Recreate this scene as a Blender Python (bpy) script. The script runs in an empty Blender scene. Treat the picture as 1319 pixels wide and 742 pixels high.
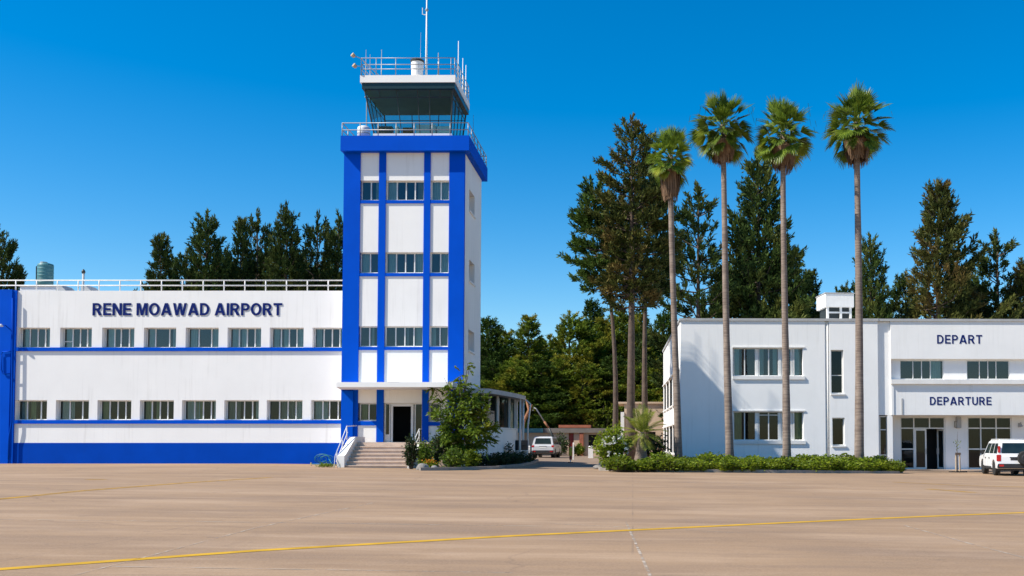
import bpy, bmesh, math, random
import numpy as np
from mathutils import Vector, Matrix
R_ = math.radians
sc = bpy.context.scene
COL = sc.collection

# ------------------------------------------------------------------ camera model
W0, H0 = 1319.0, 742.0
F = 1300.0
CX, HZ = 815.0, 570.0
TH = R_(2.4)
CY = HZ - F * math.tan(TH)
EYE = 1.29

def ray(u, v):
    x = (u - CX) / F; y = -(v - CY) / F
    return Vector((x, math.cos(TH) - math.sin(TH) * y, math.sin(TH) + math.cos(TH) * y))

_gx = [-4000, -18, -12, 6, 16, 19, 4000]
_gz = [0.23, 0.23, 0.14, -0.10, -0.31, -0.35, -0.35]
def G(x): return float(np.interp(x, _gx, _gz))
def gp(u, v, lift=0.0):
    """point where the view through (u, v) meets the ground"""
    d = ray(u, v); z = 0.0
    for _ in range(30):
        t = (z - EYE) / d.z
        z = G(d.x * t)
    return Vector((d.x * t, d.y * t, z + lift))
def wp(u, v, Y):
    d = ray(u, v); t = Y / d.y
    return Vector((d.x * t, Y, EYE + d.z * t))

class Frame:
    def __init__(s, loc, rot=0.0):
        s.loc = Vector(loc); s.rot = rot; s.m = Matrix.Rotation(-rot, 3, 'Z')
    def at(s, u, v, y=0.0):
        d = s.m @ ray(u, v); o = s.m @ (Vector((0, 0, EYE)) - s.loc)
        t = (y - o.y) / d.y
        p = o + d * t
        return p.x, p.z
    def x(s, u, v, y=0.0): return s.at(u, v, y)[0]
    def z(s, v, y=0.0, u=700): return s.at(u, v, y)[1]

# ------------------------------------------------------------------ materials
def nt(m):
    m.use_nodes = True
    t = m.node_tree; t.nodes.clear()
    out = t.nodes.new('ShaderNodeOutputMaterial')
    return t, out
def ramp(t, fac, stops):
    r = t.nodes.new('ShaderNodeValToRGB')
    e = r.color_ramp.elements
    while len(e) < len(stops): e.new(0.5)
    for i, (p, c) in enumerate(stops):
        e[i].position = p; e[i].color = (*c, 1) if len(c) == 3 else c
    t.links.new(fac, r.inputs[0]); return r.outputs[0]
def noise(t, vec, scale, detail=4, rough=0.55):
    n = t.nodes.new('ShaderNodeTexNoise')
    n.inputs['Scale'].default_value = scale; n.inputs['Detail'].default_value = detail; n.inputs['Roughness'].default_value = rough
    if vec is not None: t.links.new(vec, n.inputs['Vector'])
    return n.outputs['Fac']
def mapped(t, scale=(1, 1, 1), coord='Object'):
    c = t.nodes.new('ShaderNodeTexCoord'); m = t.nodes.new('ShaderNodeMapping')
    m.inputs['Scale'].default_value = scale
    t.links.new(c.outputs[coord], m.inputs['Vector']); return m.outputs[0]
def mix(t, fac, a, b, mode='MIX'):
    n = t.nodes.new('ShaderNodeMix'); n.data_type = 'RGBA'; n.blend_type = mode
    for sock, val in ((n.inputs[0], fac), (n.inputs[6], a), (n.inputs[7], b)):
        if hasattr(val, 'is_linked') or hasattr(val, 'links'): t.links.new(val, sock)
        elif isinstance(val, (int, float)): sock.default_value = val
        else: sock.default_value = (*val, 1)
    return n.outputs[2]
def bump(t, h, strength, dist=0.02):
    b = t.nodes.new('ShaderNodeBump'); b.inputs['Strength'].default_value = strength; b.inputs['Distance'].default_value = dist
    t.links.new(h, b.inputs['Height']); return b.outputs[0]
def sc3(c, k): return tuple(min(1, x * k) for x in c)

def paint(name, col, rough=0.6, var=0.12, scale=0.7, streak=0.0, bmp=0.15, metal=0.0, dirt=(0.25, 0.22, 0.18), spec=0.5):
    m = bpy.data.materials.new(name); t, out = nt(m)
    p = t.nodes.new('ShaderNodeBsdfPrincipled')
    n1 = noise(t, mapped(t), scale, 6, 0.6)
    c = ramp(t, n1, [(0.3, sc3(col, 1 - var)), (0.7, sc3(col, 1 + var * 0.5))])
    if streak > 0:   # rain streaks that run down the surface
        n2 = noise(t, mapped(t, (5, 5, 0.22)), 1.0, 5, 0.65)
        f = ramp(t, n2, [(0.52, (0, 0, 0)), (0.8, (streak,) * 3)])
        n4 = noise(t, mapped(t), 0.35, 2)
        g = ramp(t, n4, [(0.42, (0, 0, 0)), (0.62, (1, 1, 1))])
        fm = mix(t, 1.0, f, g, 'MULTIPLY')
        c = mix(t, fm, c, dirt)
    t.links.new(c, p.inputs['Base Color'])
    p.inputs['Roughness'].default_value = rough; p.inputs['Metallic'].default_value = metal
    p.inputs['Specular IOR Level'].default_value = spec
    if bmp:
        n3 = noise(t, mapped(t), 22, 4)
        t.links.new(bump(t, n3, bmp, 0.01), p.inputs['Normal'])
    t.links.new(p.outputs[0], out.inputs[0]); return m

def glass(name, tint, refl=1.0):
    m = bpy.data.materials.new(name); t, out = nt(m)
    tr = t.nodes.new('ShaderNodeBsdfTransparent'); tr.inputs[0].default_value = (*tint, 1)
    gl = t.nodes.new('ShaderNodeBsdfGlossy'); gl.inputs['Roughness'].default_value = 0.03
    gl.inputs[0].default_value = (0.9, 0.95, 1, 1)
    n = noise(t, mapped(t), 1.3, 2)
    t.links.new(bump(t, n, 0.05, 0.02), gl.inputs['Normal'])
    fr = t.nodes.new('ShaderNodeFresnel'); fr.inputs[0].default_value = 1.55
    mu = t.nodes.new('ShaderNodeMath'); mu.operation = 'MULTIPLY'; mu.inputs[1].default_value = refl
    t.links.new(fr.outputs[0], mu.inputs[0])
    mx = t.nodes.new('ShaderNodeMixShader')
    t.links.new(mu.outputs[0], mx.inputs[0]); t.links.new(tr.outputs[0], mx.inputs[1]); t.links.new(gl.outputs[0], mx.inputs[2])
    t.links.new(mx.outputs[0], out.inputs[0]); return m

def leafmat(name, dark, light, scale=1.2, trans=0.25, hue=None, rough=0.55, spec=0.25):
    """foliage: colour differs between sprays and between single leaves"""
    m = bpy.data.materials.new(name); t, out = nt(m)
    n1 = noise(t, mapped(t), scale, 3, 0.6)
    geo = t.nodes.new('ShaderNodeNewGeometry')
    oi = t.nodes.new('ShaderNodeObjectInfo')
    a = ramp(t, n1, [(0.33, dark), (0.68, light)])
    b = ramp(t, geo.outputs['Random Per Island'], [(0.0, sc3(dark, 0.8)), (0.55, tuple((x + y) / 2 for x, y in zip(dark, light))), (1.0, sc3(light, 1.25))])
    c = mix(t, 0.5, a, b)
    if hue is not None:
        n2 = noise(t, mapped(t), 0.55, 2)
        c = mix(t, ramp(t, n2, [(0.5, (0, 0, 0)), (0.66, (0.8,) * 3)]), c, hue)
    hs = t.nodes.new('ShaderNodeHueSaturation')
    mr = t.nodes.new('ShaderNodeMapRange'); mr.inputs[3].default_value = 0.8; mr.inputs[4].default_value = 1.2
    t.links.new(oi.outputs['Random'], mr.inputs[0]); t.links.new(mr.outputs[0], hs.inputs['Value']); t.links.new(c, hs.inputs['Color'])
    p = t.nodes.new('ShaderNodeBsdfPrincipled'); p.inputs['Roughness'].default_value = rough; p.inputs['Specular IOR Level'].default_value = spec
    t.links.new(hs.outputs[0], p.inputs['Base Color'])
    tl = t.nodes.new('ShaderNodeBsdfTranslucent'); t.links.new(hs.outputs[0], tl.inputs[0])
    mx = t.nodes.new('ShaderNodeMixShader'); mx.inputs[0].default_value = trans
    t.links.new(p.outputs[0], mx.inputs[1]); t.links.new(tl.outputs[0], mx.inputs[2]); t.links.new(mx.outputs[0], out.inputs[0])
    return m

M = {}
M['white'] = paint('white_render', (0.85, 0.835, 0.81), 0.8, 0.05, 0.4, streak=0.3, bmp=0.25)
M['white2'] = paint('white_render_departures', (0.86, 0.85, 0.83), 0.8, 0.05, 0.5, streak=0.22, bmp=0.25)
M['white_trim'] = paint('white_trim', (0.78, 0.76, 0.73), 0.7, 0.08, 1.5, streak=0.3, bmp=0.1)
M['blue'] = paint('blue_paint', (0.0, 0.078, 0.56), 0.6, 0.10, 0.6, streak=0.1, bmp=0.15, dirt=(0.01, 0.06, 0.28), spec=0.04)
M['blue_dark'] = paint('blue_plinth', (0.0, 0.056, 0.42), 0.6, 0.12, 0.6, streak=0.15, bmp=0.15, dirt=(0.02, 0.06, 0.22), spec=0.04)
M['navy'] = paint('navy_letters', (0.002, 0.014, 0.13), 0.6, 0.05, 1, bmp=0, spec=0.1)
M['alu'] = paint('aluminium_frame', (0.74, 0.74, 0.72), 0.45, 0.1, 2, bmp=0)
M['steel'] = paint('galvanised_rail', (0.34, 0.34, 0.34), 0.4, 0.12, 3, bmp=0, metal=0.3)
M['railwhite'] = paint('white_rail', (0.75, 0.74, 0.72), 0.5, 0.1, 3, bmp=0)
M['dark'] = paint('dark_metal', (0.025, 0.03, 0.03), 0.5, 0.2, 2, bmp=0)
M['cabgreen'] = paint('cab_fascia', (0.006, 0.026, 0.028), 0.35, 0.15, 1, bmp=0)
M['ceil'] = paint('cab_ceiling', (0.11, 0.14, 0.14), 0.8, 0.15, 1, bmp=0.1)
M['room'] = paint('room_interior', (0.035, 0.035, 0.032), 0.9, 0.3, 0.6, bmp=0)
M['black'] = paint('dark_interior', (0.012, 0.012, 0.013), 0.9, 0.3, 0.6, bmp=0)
M['curtain'] = paint('curtain', (0.62, 0.62, 0.58), 0.9, 0.15, 2, bmp=0)
M['curtain_y'] = paint('yellow_curtain', (0.42, 0.40, 0.20), 0.9, 0.15, 2, bmp=0)
M['curtain_b'] = paint('brown_curtain', (0.36, 0.31, 0.25), 0.9, 0.15, 2, bmp=0)
M['glass'] = glass('window_glass', (0.52, 0.66, 0.66), 0.7)
M['glass_cab'] = glass('cab_glass', (0.55, 0.82, 0.78), 0.5)
M['glass_up'] = glass('upper_window_glass', (0.56, 0.76, 0.78), 1.7)
M['glass_dim'] = glass('annex_glass', (0.3, 0.45, 0.45), 0.28)
M['glass_car'] = glass('car_glass', (0.10, 0.14, 0.14), 1.4)
M['stone'] = paint('step_stone', (0.60, 0.46, 0.36), 0.75, 0.16, 2.5, streak=0.1, bmp=0.3)
M['rock'] = paint('grey_rock', (0.26, 0.24, 0.22), 0.9, 0.35, 5, bmp=0.8)
M['kerb'] = paint('kerb_concrete', (0.30, 0.26, 0.22), 0.85, 0.25, 3, bmp=0.5)
M['soil'] = paint('soil', (0.07, 0.05, 0.035), 0.95, 0.4, 4, bmp=0.8)
M['teal'] = paint('teal_tank', (0.055, 0.20, 0.22), 0.5, 0.25, 1.6, streak=0.4, bmp=0.1, dirt=(0.2, 0.22, 0.2))
M['roofgrey'] = paint('roof_grey', (0.42, 0.42, 0.42), 0.7, 0.15, 1.5, streak=0.3, bmp=0.2)
M['roofdark'] = paint('weathered_roof_edge', (0.20, 0.175, 0.155), 0.85, 0.25, 1.2, streak=0.3, bmp=0.2)
M['bark'] = paint('pine_bark', (0.115, 0.08, 0.06), 0.95, 0.4, 3, bmp=0.8)
M['beige'] = paint('beige_wall', (0.60, 0.45, 0.32), 0.85, 0.12, 0.8, streak=0.3, bmp=0.2)
M['red'] = paint('red_paint', (0.28, 0.03, 0.02), 0.6, 0.2, 2, bmp=0.1)
M['tile'] = paint('terracotta', (0.40, 0.13, 0.07), 0.85, 0.3, 3, bmp=0.4)
M['wood'] = paint('timber', (0.45, 0.34, 0.23), 0.8, 0.25, 3, bmp=0.3)
M['carwhite'] = paint('car_white', (0.80, 0.80, 0.80), 0.22, 0.03, 1, bmp=0)
M['carsilver'] = paint('car_silver', (0.55, 0.56, 0.58), 0.28, 0.05, 1, bmp=0)
M['plastic'] = paint('black_plastic', (0.02, 0.02, 0.022), 0.55, 0.15, 3, bmp=0)
M['tyre'] = paint('tyre_rubber', (0.018, 0.018, 0.018), 0.85, 0.2, 4, bmp=0)
M['rim'] = paint('rim_metal', (0.5, 0.5, 0.5), 0.35, 0.1, 3, bmp=0, metal=0.7)
M['lamp_red'] = paint('red_lens', (0.45, 0.01, 0.012), 0.25, 0.1, 4, bmp=0)
M['yellow'] = paint('yellow_plastic', (0.55, 0.42, 0.03), 0.5, 0.15, 3, bmp=0)
M['hose'] = paint('hose_plastic', (0.02, 0.20, 0.24), 0.45, 0.3, 3, bmp=0)
M['copper'] = paint('rusty_metal', (0.30, 0.13, 0.06), 0.8, 0.3, 3, bmp=0.2)
M['palmskirt'] = leafmat('dead_palm_leaf', (0.13, 0.075, 0.045), (0.32, 0.20, 0.12), 3, 0.15, rough=0.8)
M['palmleaf'] = leafmat('palm_leaf', (0.024, 0.065, 0.008), (0.22, 0.30, 0.03), 2.6, 0.32, hue=(0.38, 0.37, 0.04), rough=0.4)
M['palmtip'] = leafmat('small_palm_leaf', (0.09, 0.13, 0.015), (0.32, 0.34, 0.05), 1.8, 0.35, hue=(0.42, 0.30, 0.06))
M['fir'] = leafmat('conifer_needles', (0.012, 0.030, 0.010), (0.080, 0.118, 0.026), 0.8, 0.15, hue=(0.11, 0.12, 0.028), spec=0.06)
M['firbrown'] = leafmat('brownish_needles', (0.018, 0.034, 0.010), (0.12, 0.125, 0.030), 0.7, 0.15, hue=(0.16, 0.105, 0.035), spec=0.06)
M['pine'] = leafmat('pine_needles', (0.014, 0.034, 0.008), (0.09, 0.14, 0.022), 0.8, 0.18, hue=(0.05, 0.09, 0.02), spec=0.06)
M['woods'] = leafmat('woods_leaves', (0.026, 0.056, 0.007), (0.20, 0.26, 0.028), 0.6, 0.28, hue=(0.30, 0.26, 0.032), spec=0.08)
M['shrub'] = leafmat('shrub_leaves', (0.05, 0.11, 0.007), (0.29, 0.34, 0.02), 2.0, 0.42)
M['shrubdark'] = leafmat('dark_shrub_leaves', (0.014, 0.032, 0.010), (0.05, 0.08, 0.02), 2.0, 0.2)
M['climber'] = leafmat('fresh_leaves', (0.03, 0.08, 0.007), (0.20, 0.27, 0.022), 1.6, 0.35, hue=(0.30, 0.30, 0.02))
M['flower'] = leafmat('white_petals', (0.62, 0.60, 0.56), (0.80, 0.80, 0.76), 4, 0.2)
M['orangeflower'] = leafmat('orange_petals', (0.5, 0.16, 0.02), (0.65, 0.28, 0.03), 4, 0.2)

def palmbark():
    m = bpy.data.materials.new('palm_trunk'); t, out = nt(m)
    p = t.nodes.new('ShaderNodeBsdfPrincipled'); p.inputs['Roughness'].default_value = 0.9
    n1 = noise(t, mapped(t, (3, 3, 1)), 1.2, 5)
    rings = noise(t, mapped(t, (1.2, 1.2, 16)), 1.0, 3)
    c = ramp(t, n1, [(0.3, (0.17, 0.125, 0.10)), (0.7, (0.30, 0.235, 0.19))])
    c = mix(t, ramp(t, rings, [(0.42, (0.55,) * 3), (0.56, (0, 0, 0))]), c, (0.11, 0.08, 0.065))
    t.links.new(c, p.inputs['Base Color']); t.links.new(bump(t, rings, 0.6, 0.03), p.inputs['Normal'])
    t.links.new(p.outputs[0], out.inputs[0]); return m
M['palmbark'] = palmbark()

def concrete_apron():
    m = bpy.data.materials.new('apron_concrete'); t, out = nt(m)
    p = t.nodes.new('ShaderNodeBsdfPrincipled'); p.inputs['Roughness'].default_value = 0.85; p.inputs['Specular IOR Level'].default_value = 0.25
    base = ramp(t, noise(t, mapped(t), 0.14, 6, 0.6), [(0.3, (0.275, 0.175, 0.094)), (0.7, (0.375, 0.247, 0.139))])
    # long scuffs and rubber laid down along the taxi direction
    st = noise(t, mapped(t, (0.16, 0.42, 1)), 1.1, 7, 0.66)
    c = mix(t, ramp(t, st, [(0.47, (0, 0, 0)), (0.66, (0.72,) * 3)]), base, (0.165, 0.110, 0.068))
    st2 = noise(t, mapped(t, (0.2, 0.5, 1)), 0.8, 7, 0.66)
    c = mix(t, ramp(t, st2, [(0.50, (0, 0, 0)), (0.68, (0.75,) * 3)]), c, (0.50, 0.35, 0.225))
    fs = noise(t, mapped(t, (0.14, 1.1, 1)), 1.3, 6, 0.7)
    c = mix(t, ramp(t, fs, [(0.50, (0, 0, 0)), (0.66, (0.55,) * 3)]), c, (0.185, 0.128, 0.085))
    c = mix(t, ramp(t, fs, [(0.34, (0.5,) * 3), (0.47, (0, 0, 0))]), c, (0.50, 0.355, 0.235))
    bl = noise(t, mapped(t, (0.5, 1, 1)), 0.45, 7, 0.68)
    c = mix(t, ramp(t, bl, [(0.50, (0, 0, 0)), (0.68, (0.5,) * 3)]), c, (0.20, 0.142, 0.100))
    pw = t.nodes.new('ShaderNodeTexNoise'); pw.inputs['Scale'].default_value = 0.6; pw.inputs['Detail'].default_value = 5
    tc = t.nodes.new('ShaderNodeTexCoord'); t.links.new(tc.outputs['Object'], pw.inputs['Vector'])
    va = t.nodes.new('ShaderNodeVectorMath'); va.operation = 'MULTIPLY_ADD'; va.inputs[1].default_value = (1.6, 1.6, 0)
    t.links.new(pw.outputs['Color'], va.inputs[0]); t.links.new(tc.outputs['Object'], va.inputs[2])
    vo = t.nodes.new('ShaderNodeTexVoronoi'); vo.feature = 'DISTANCE_TO_EDGE'; vo.inputs['Scale'].default_value = 0.16; t.links.new(va.outputs[0], vo.inputs['Vector'])
    ck = ramp(t, vo.outputs['Distance'], [(0.0, (0.55,) * 3), (0.006, (0, 0, 0))])
    ck = mix(t, 1.0, ck, ramp(t, noise(t, mapped(t), 0.16, 3), [(0.46, (0, 0, 0)), (0.58, (1, 1, 1))]), 'MULTIPLY')
    c = mix(t, ck, c, (0.10, 0.07, 0.05))
    # spots
    sp = noise(t, mapped(t), 3.2, 2)
    c = mix(t, ramp(t, sp, [(0.69, (0, 0, 0)), (0.76, (0.5,) * 3)]), c, (0.10, 0.08, 0.06))
    fine = noise(t, mapped(t), 40, 5, 0.7)
    c = mix(t, 0.42, c, ramp(t, fine, [(0.3, (0.19, 0.12, 0.075)), (0.7, (0.45, 0.30, 0.195))]))
    # slab joints
    br = t.nodes.new('ShaderNodeTexBrick'); br.offset = 0.0
    t.links.new(mapped(t), br.inputs['Vector'])
    br.inputs['Scale'].default_value = 1.0; br.inputs['Brick Width'].default_value = 6.5; br.inputs['Row Height'].default_value = 5.0
    br.inputs['Mortar Size'].default_value = 0.018; br.inputs['Mortar Smooth'].default_value = 0.3
    br.inputs['Color1'].default_value = (0, 0, 0, 1); br.inputs['Color2'].default_value = (0, 0, 0, 1); br.inputs['Mortar'].default_value = (0.4, 0.4, 0.4, 1)
    jn = noise(t, mapped(t), 0.5, 3)
    f = mix(t, 1.0, br.outputs[0], ramp(t, jn, [(0.4, (0, 0, 0)), (0.65, (1, 1, 1))]), 'MULTIPLY')
    c = mix(t, f, c, (0.14, 0.105, 0.08))
    t.links.new(c, p.inputs['Base Color'])
    t.links.new(bump(t, fine, 0.35, 0.01), p.inputs['Normal'])
    t.links.new(p.outputs[0], out.inputs[0]); return m
M['apron'] = concrete_apron()

def worn(name, col, wear=0.5, scale=(0.4, 3, 1)):
    m = bpy.data.materials.new(name); t, out = nt(m)
    p = t.nodes.new('ShaderNodeBsdfPrincipled'); p.inputs['Roughness'].default_value = 0.8; p.inputs['Specular IOR Level'].default_value = 0.2
    tr = t.nodes.new('ShaderNodeBsdfTransparent')
    n1 = noise(t, mapped(t), 2.0, 4)
    t.links.new(ramp(t, n1, [(0.3, sc3(col, 0.72)), (0.7, col)]), p.inputs['Base Color'])
    n = noise(t, mapped(t, scale), 1.5, 6, 0.75)
    f = ramp(t, n, [(wear - 0.08, (1, 1, 1)), (wear + 0.1, (0.12,) * 3)])
    mx = t.nodes.new('ShaderNodeMixShader')
    t.links.new(f, mx.inputs[0]); t.links.new(tr.outputs[0], mx.inputs[1]); t.links.new(p.outputs[0], mx.inputs[2]); t.links.new(mx.outputs[0], out.inputs[0])
    return m
M['line_yellow'] = worn('yellow_line_paint', (0.62, 0.35, 0.02), 0.66)
M['line_faint'] = worn('faded_yellow_paint', (0.52, 0.29, 0.04), 0.52)
M['line_white'] = worn('joint_sealant', (0.52, 0.43, 0.34), 0.47, (2.2, 2.2, 1))
M['road_shade'] = paint('shaded_road_concrete', (0.23, 0.16, 0.11), 0.9, 0.25, 0.6, bmp=0.4)  # same concrete as the apron, with the shade on the road put into its colour
M['forestfloor'] = paint('forest_floor', (0.06, 0.05, 0.025), 0.95, 0.4, 0.8, bmp=0.6)

# ------------------------------------------------------------------ mesh helpers
class MB:
    def __init__(s): s.v = []; s.f = []
    def add(s, vs, fs):
        n = len(s.v); s.v += [tuple(p) for p in vs]; s.f += [tuple(i + n for i in f) for f in fs]; return s
    def quad(s, a, b, c, d): return s.add([a, b, c, d], [(0, 1, 2, 3)])
    def box(s, x0, x1, y0, y1, z0, z1):
        if x0 > x1: x0, x1 = x1, x0
        if y0 > y1: y0, y1 = y1, y0
        if z0 > z1: z0, z1 = z1, z0
        return s.add([(x0, y0, z0), (x1, y0, z0), (x1, y1, z0), (x0, y1, z0), (x0, y0, z1), (x1, y0, z1), (x1, y1, z1), (x0, y1, z1)],
                     [(0, 3, 2, 1), (4, 5, 6, 7), (0, 1, 5, 4), (1, 2, 6, 5), (2, 3, 7, 6), (3, 0, 4, 7)])
    def prism(s, poly, z0, z1):
        n = len(poly)
        zb = z0 if callable(z0) else (lambda x, y: z0)
        zt = z1 if callable(z1) else (lambda x, y: z1)
        vs = [(x, y, zb(x, y)) for x, y in poly] + [(x, y, zt(x, y)) for x, y in poly]
        fs = [tuple(range(n - 1, -1, -1)), tuple(range(n, 2 * n))] + [(i, (i + 1) % n, (i + 1) % n + n, i + n) for i in range(n)]
        return s.add(vs, fs)
    def loft(s, rings, cap=True):
        n = len(rings[0]); vs = [p for r in rings for p in r]; fs = []
        for k in range(len(rings) - 1):
            for i in range(n):
                j = (i + 1) % n
                fs.append((k * n + i, k * n + j, (k + 1) * n + j, (k + 1) * n + i))
        if cap: fs += [tuple(range(n - 1, -1, -1)), tuple(range((len(rings) - 1) * n, len(rings) * n))]
        return s.add(vs, fs)
    def tube(s, pts, r, n=6, cap=True):
        pts = [Vector(p) for p in pts]; rs = r if isinstance(r, (list, tuple)) else [r] * len(pts)
        rings = []
        for i, p in enumerate(pts):
            d = (pts[min(i + 1, len(pts) - 1)] - pts[max(i - 1, 0)]).normalized()
            a = d.cross(Vector((0, 0, 1)) if abs(d.z) < 0.9 else Vector((1, 0, 0))).normalized(); b = d.cross(a)
            rings.append([p + (a * math.cos(2 * math.pi * k / n) + b * math.sin(2 * math.pi * k / n)) * rs[i] for k in range(n)])
        return s.loft(rings, cap)
    def lathe(s, prof, n=20, c=(0, 0, 0)):
        return s.loft([[(c[0] + r * math.cos(2 * math.pi * k / n), c[1] + r * math.sin(2 * math.pi * k / n), c[2] + z) for k in range(n)] for r, z in prof])
    def wall(s, x0, x1, z0, z1, holes, y, depth):
        """front face at y (towards -Y) with openings that run back by depth"""
        xs = sorted({x0, x1, *[h[0] for h in holes], *[h[1] for h in holes]}); zs = sorted({z0, z1, *[h[2] for h in holes], *[h[3] for h in holes]})
        xs = [x for x in xs if x0 <= x <= x1]; zs = [z for z in zs if z0 <= z <= z1]
        for i in range(len(xs) - 1):
            for k in range(len(zs) - 1):
                mx, mz = (xs[i] + xs[i + 1]) / 2, (zs[k] + zs[k + 1]) / 2
                if any(h[0] < mx < h[1] and h[2] < mz < h[3] for h in holes): continue
                s.quad((xs[i], y, zs[k]), (xs[i + 1], y, zs[k]), (xs[i + 1], y, zs[k + 1]), (xs[i], y, zs[k + 1]))
        for a, b, c, d in holes:
            y2 = y + depth
            s.quad((a, y, c), (a, y, d), (a, y2, d), (a, y2, c)); s.quad((b, y, d), (b, y, c), (b, y2, c), (b, y2, d))
            s.quad((a, y, c), (a, y2, c), (b, y2, c), (b, y, c)); s.quad((a, y, d), (b, y, d), (b, y2, d), (a, y2, d))
        return s
    def mesh(s, name, mat=None, smooth=False):
        me = bpy.data.meshes.new(name); me.from_pydata(s.v, [], s.f); me.update()
        if mat is not None: me.materials.append(mat)
        if smooth:
            me.polygons.foreach_set('use_smooth', [True] * len(me.polygons))
        return me
    def build(s, name, mat, parent=None, smooth=False, bevel=0.0, weld=False):
        me = s.mesh(name, mat, smooth)
        if bevel or weld:
            bm = bmesh.new(); bm.from_mesh(me)
            bmesh.ops.remove_doubles(bm, verts=bm.verts, dist=0.0005)
            if bevel:
                es = [e for e in bm.edges if len(e.link_faces) == 2 and e.calc_face_angle(0) > 0.5]
                bmesh.ops.bevel(bm, geom=es, offset=bevel, segments=2, affect='EDGES', clamp_overlap=True)
            bmesh.ops.recalc_face_normals(bm, faces=bm.faces)
            bm.to_mesh(me); bm.free()
        return link(name, me, parent)

def link(name, me, parent=None):
    o = bpy.data.objects.new(name, me); COL.objects.link(o)
    if parent is not None: o.parent = parent
    return o
def tag(o, label, cat, group=None):
    o['label'] = label; o['category'] = cat
    if group: o['group'] = group
    return o
def thing(name, label, cat, loc=(0, 0, 0), rot=0.0, group=None):
    o = bpy.data.objects.new(name, None); COL.objects.link(o)
    o.empty_display_size = 0.3; o.location = loc; o.rotation_euler = (0, 0, rot)
    return tag(o, label, cat, group)
def struct(name, mb, mat):
    o = mb.build(name, mat); o['kind'] = 'structure'; return o
def dup(root, loc, rot=0.0, scale=1.0, label=None, group=None):
    r = root.copy(); COL.objects.link(r); r.location = loc; r.rotation_euler = (0, 0, rot)
    r.scale = (scale,) * 3 if isinstance(scale, (int, float)) else scale
    if label: r['label'] = label
    if group: r['group'] = group
    for ch in list(root.children):
        c = ch.copy(); COL.objects.link(c); c.parent = r
        for g in list(ch.children):
            d = g.copy(); COL.objects.link(d); d.parent = c
    return r

def _arc(cx, cy, rx, ry, a0, a1, n=12):
    return [(cx + rx * math.cos(R_(a0 + (a1 - a0) * i / n)), cy + ry * math.sin(R_(a0 + (a1 - a0) * i / n))) for i in range(n + 1)]
def glyph(c, t):
    """outlines of one bold sans capital of height 1 and stroke t -> (rings, width)"""
    if c == 'I': return [[(0, 0), (t, 0), (t, 1), (0, 1)]], t
    if c == 'E':
        w = .66; m = t * .9; return [[(0, 0), (w, 0), (w, m), (t, m), (t, .5 - m / 2), (w * .93, .5 - m / 2), (w * .93, .5 + m / 2), (t, .5 + m / 2), (t, 1 - m), (w * .98, 1 - m), (w * .98, 1), (0, 1)]], w
    if c == 'T':
        w = .72; m = t * .9; return [[(w / 2 - t / 2, 0), (w / 2 + t / 2, 0), (w / 2 + t / 2, 1 - m), (w, 1 - m), (w, 1), (0, 1), (0, 1 - m), (w / 2 - t / 2, 1 - m)]], w
    if c == 'N':
        w = .77; return [[(0, 0), (t, 0), (t, .64), (w - t * 1.05, 0), (w, 0), (w, 1), (w - t, 1), (w - t, .36), (t * 1.05, 1), (0, 1)]], w
    if c == 'M':
        w = .92; q = t * .95; return [[(0, 0), (q, 0), (q, .72), (.37, 0), (.55, 0), (w - q, .72), (w - q, 0), (w, 0), (w, 1), (.64, 1), (.46, .34), (.28, 1), (0, 1)]], w
    if c == 'W':
        w = 1.14; q = t; return [[(0, 1), (q, 1), (.34, .32), (.57 - q * .55, 1), (.57 + q * .55, 1), (w - .34, .32), (w - q, 1), (w, 1), (w - .22, 0), (w - .22 - q * 1.15, 0), (.57, .62), (.22 + q * 1.15, 0), (.22, 0)]], w
    if c == 'A':
        w = .88; k = .32; q = t * 1.12; f = lambda y: q + k * y; y1 = .2; y2 = .2 + t * .85
        return [[(0, 0), (q, 0), (f(y1), y1), (w - f(y1), y1), (w - q, 0), (w, 0), (w - k, 1), (k, 1)], [(f(y2), y2), (w - f(y2), y2), (w / 2, (w / 2 - q) / k)]], w
    if c == 'O':
        w = .88; return [_arc(w / 2, .5, w / 2, .515, 0, 360, 40)[:-1], _arc(w / 2, .5, w / 2 - t * 1.05, .515 - t * .92, 0, 360, 40)[:-1]], w
    if c == 'D':
        w = .77; return [[(0, 0)] + _arc(.34, .5, w - .34, .5, -90, 90, 20) + [(0, 1)], [(t, t * .9)] + _arc(.34, .5, w - .34 - t * 1.02, .5 - t * .9, -90, 90, 20) + [(t, 1 - t * .9)]], w
    if c == 'P':
        w = .70; return [[(0, 0), (t, 0), (t, .385)] + _arc(.38, .6925, w - .38, .3075, -90, 90, 16) + [(0, 1)], [(t, .385 + t * .9)] + _arc(.38, .6925, w - .38 - t, .3075 - t * .9, -90, 90, 16) + [(t, 1 - t * .9)]], w
    if c == 'R':
        w = .77; return [[(0, 0), (t, 0), (t, .40), (.33, .40), (w - t * 1.22, 0), (w, 0), (w - .22, .43)] + _arc(.38, .70, .33, .30, -52, 90, 16) + [(0, 1)], [(t, .40 + t * .88)] + _arc(.38, .70, .33 - t, .30 - t * .88, -90, 90, 16) + [(t, 1 - t * .88)]], w
    if c == 'U':
        w = .75; return [[(0, 1)] + _arc(w / 2, .34, w / 2, .355, 180, 360, 18) + [(w, 1), (w - t, 1)] + _arc(w / 2, .34, w / 2 - t, .355 - t * .9, 360, 180, 18) + [(t, 1)]], w
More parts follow.
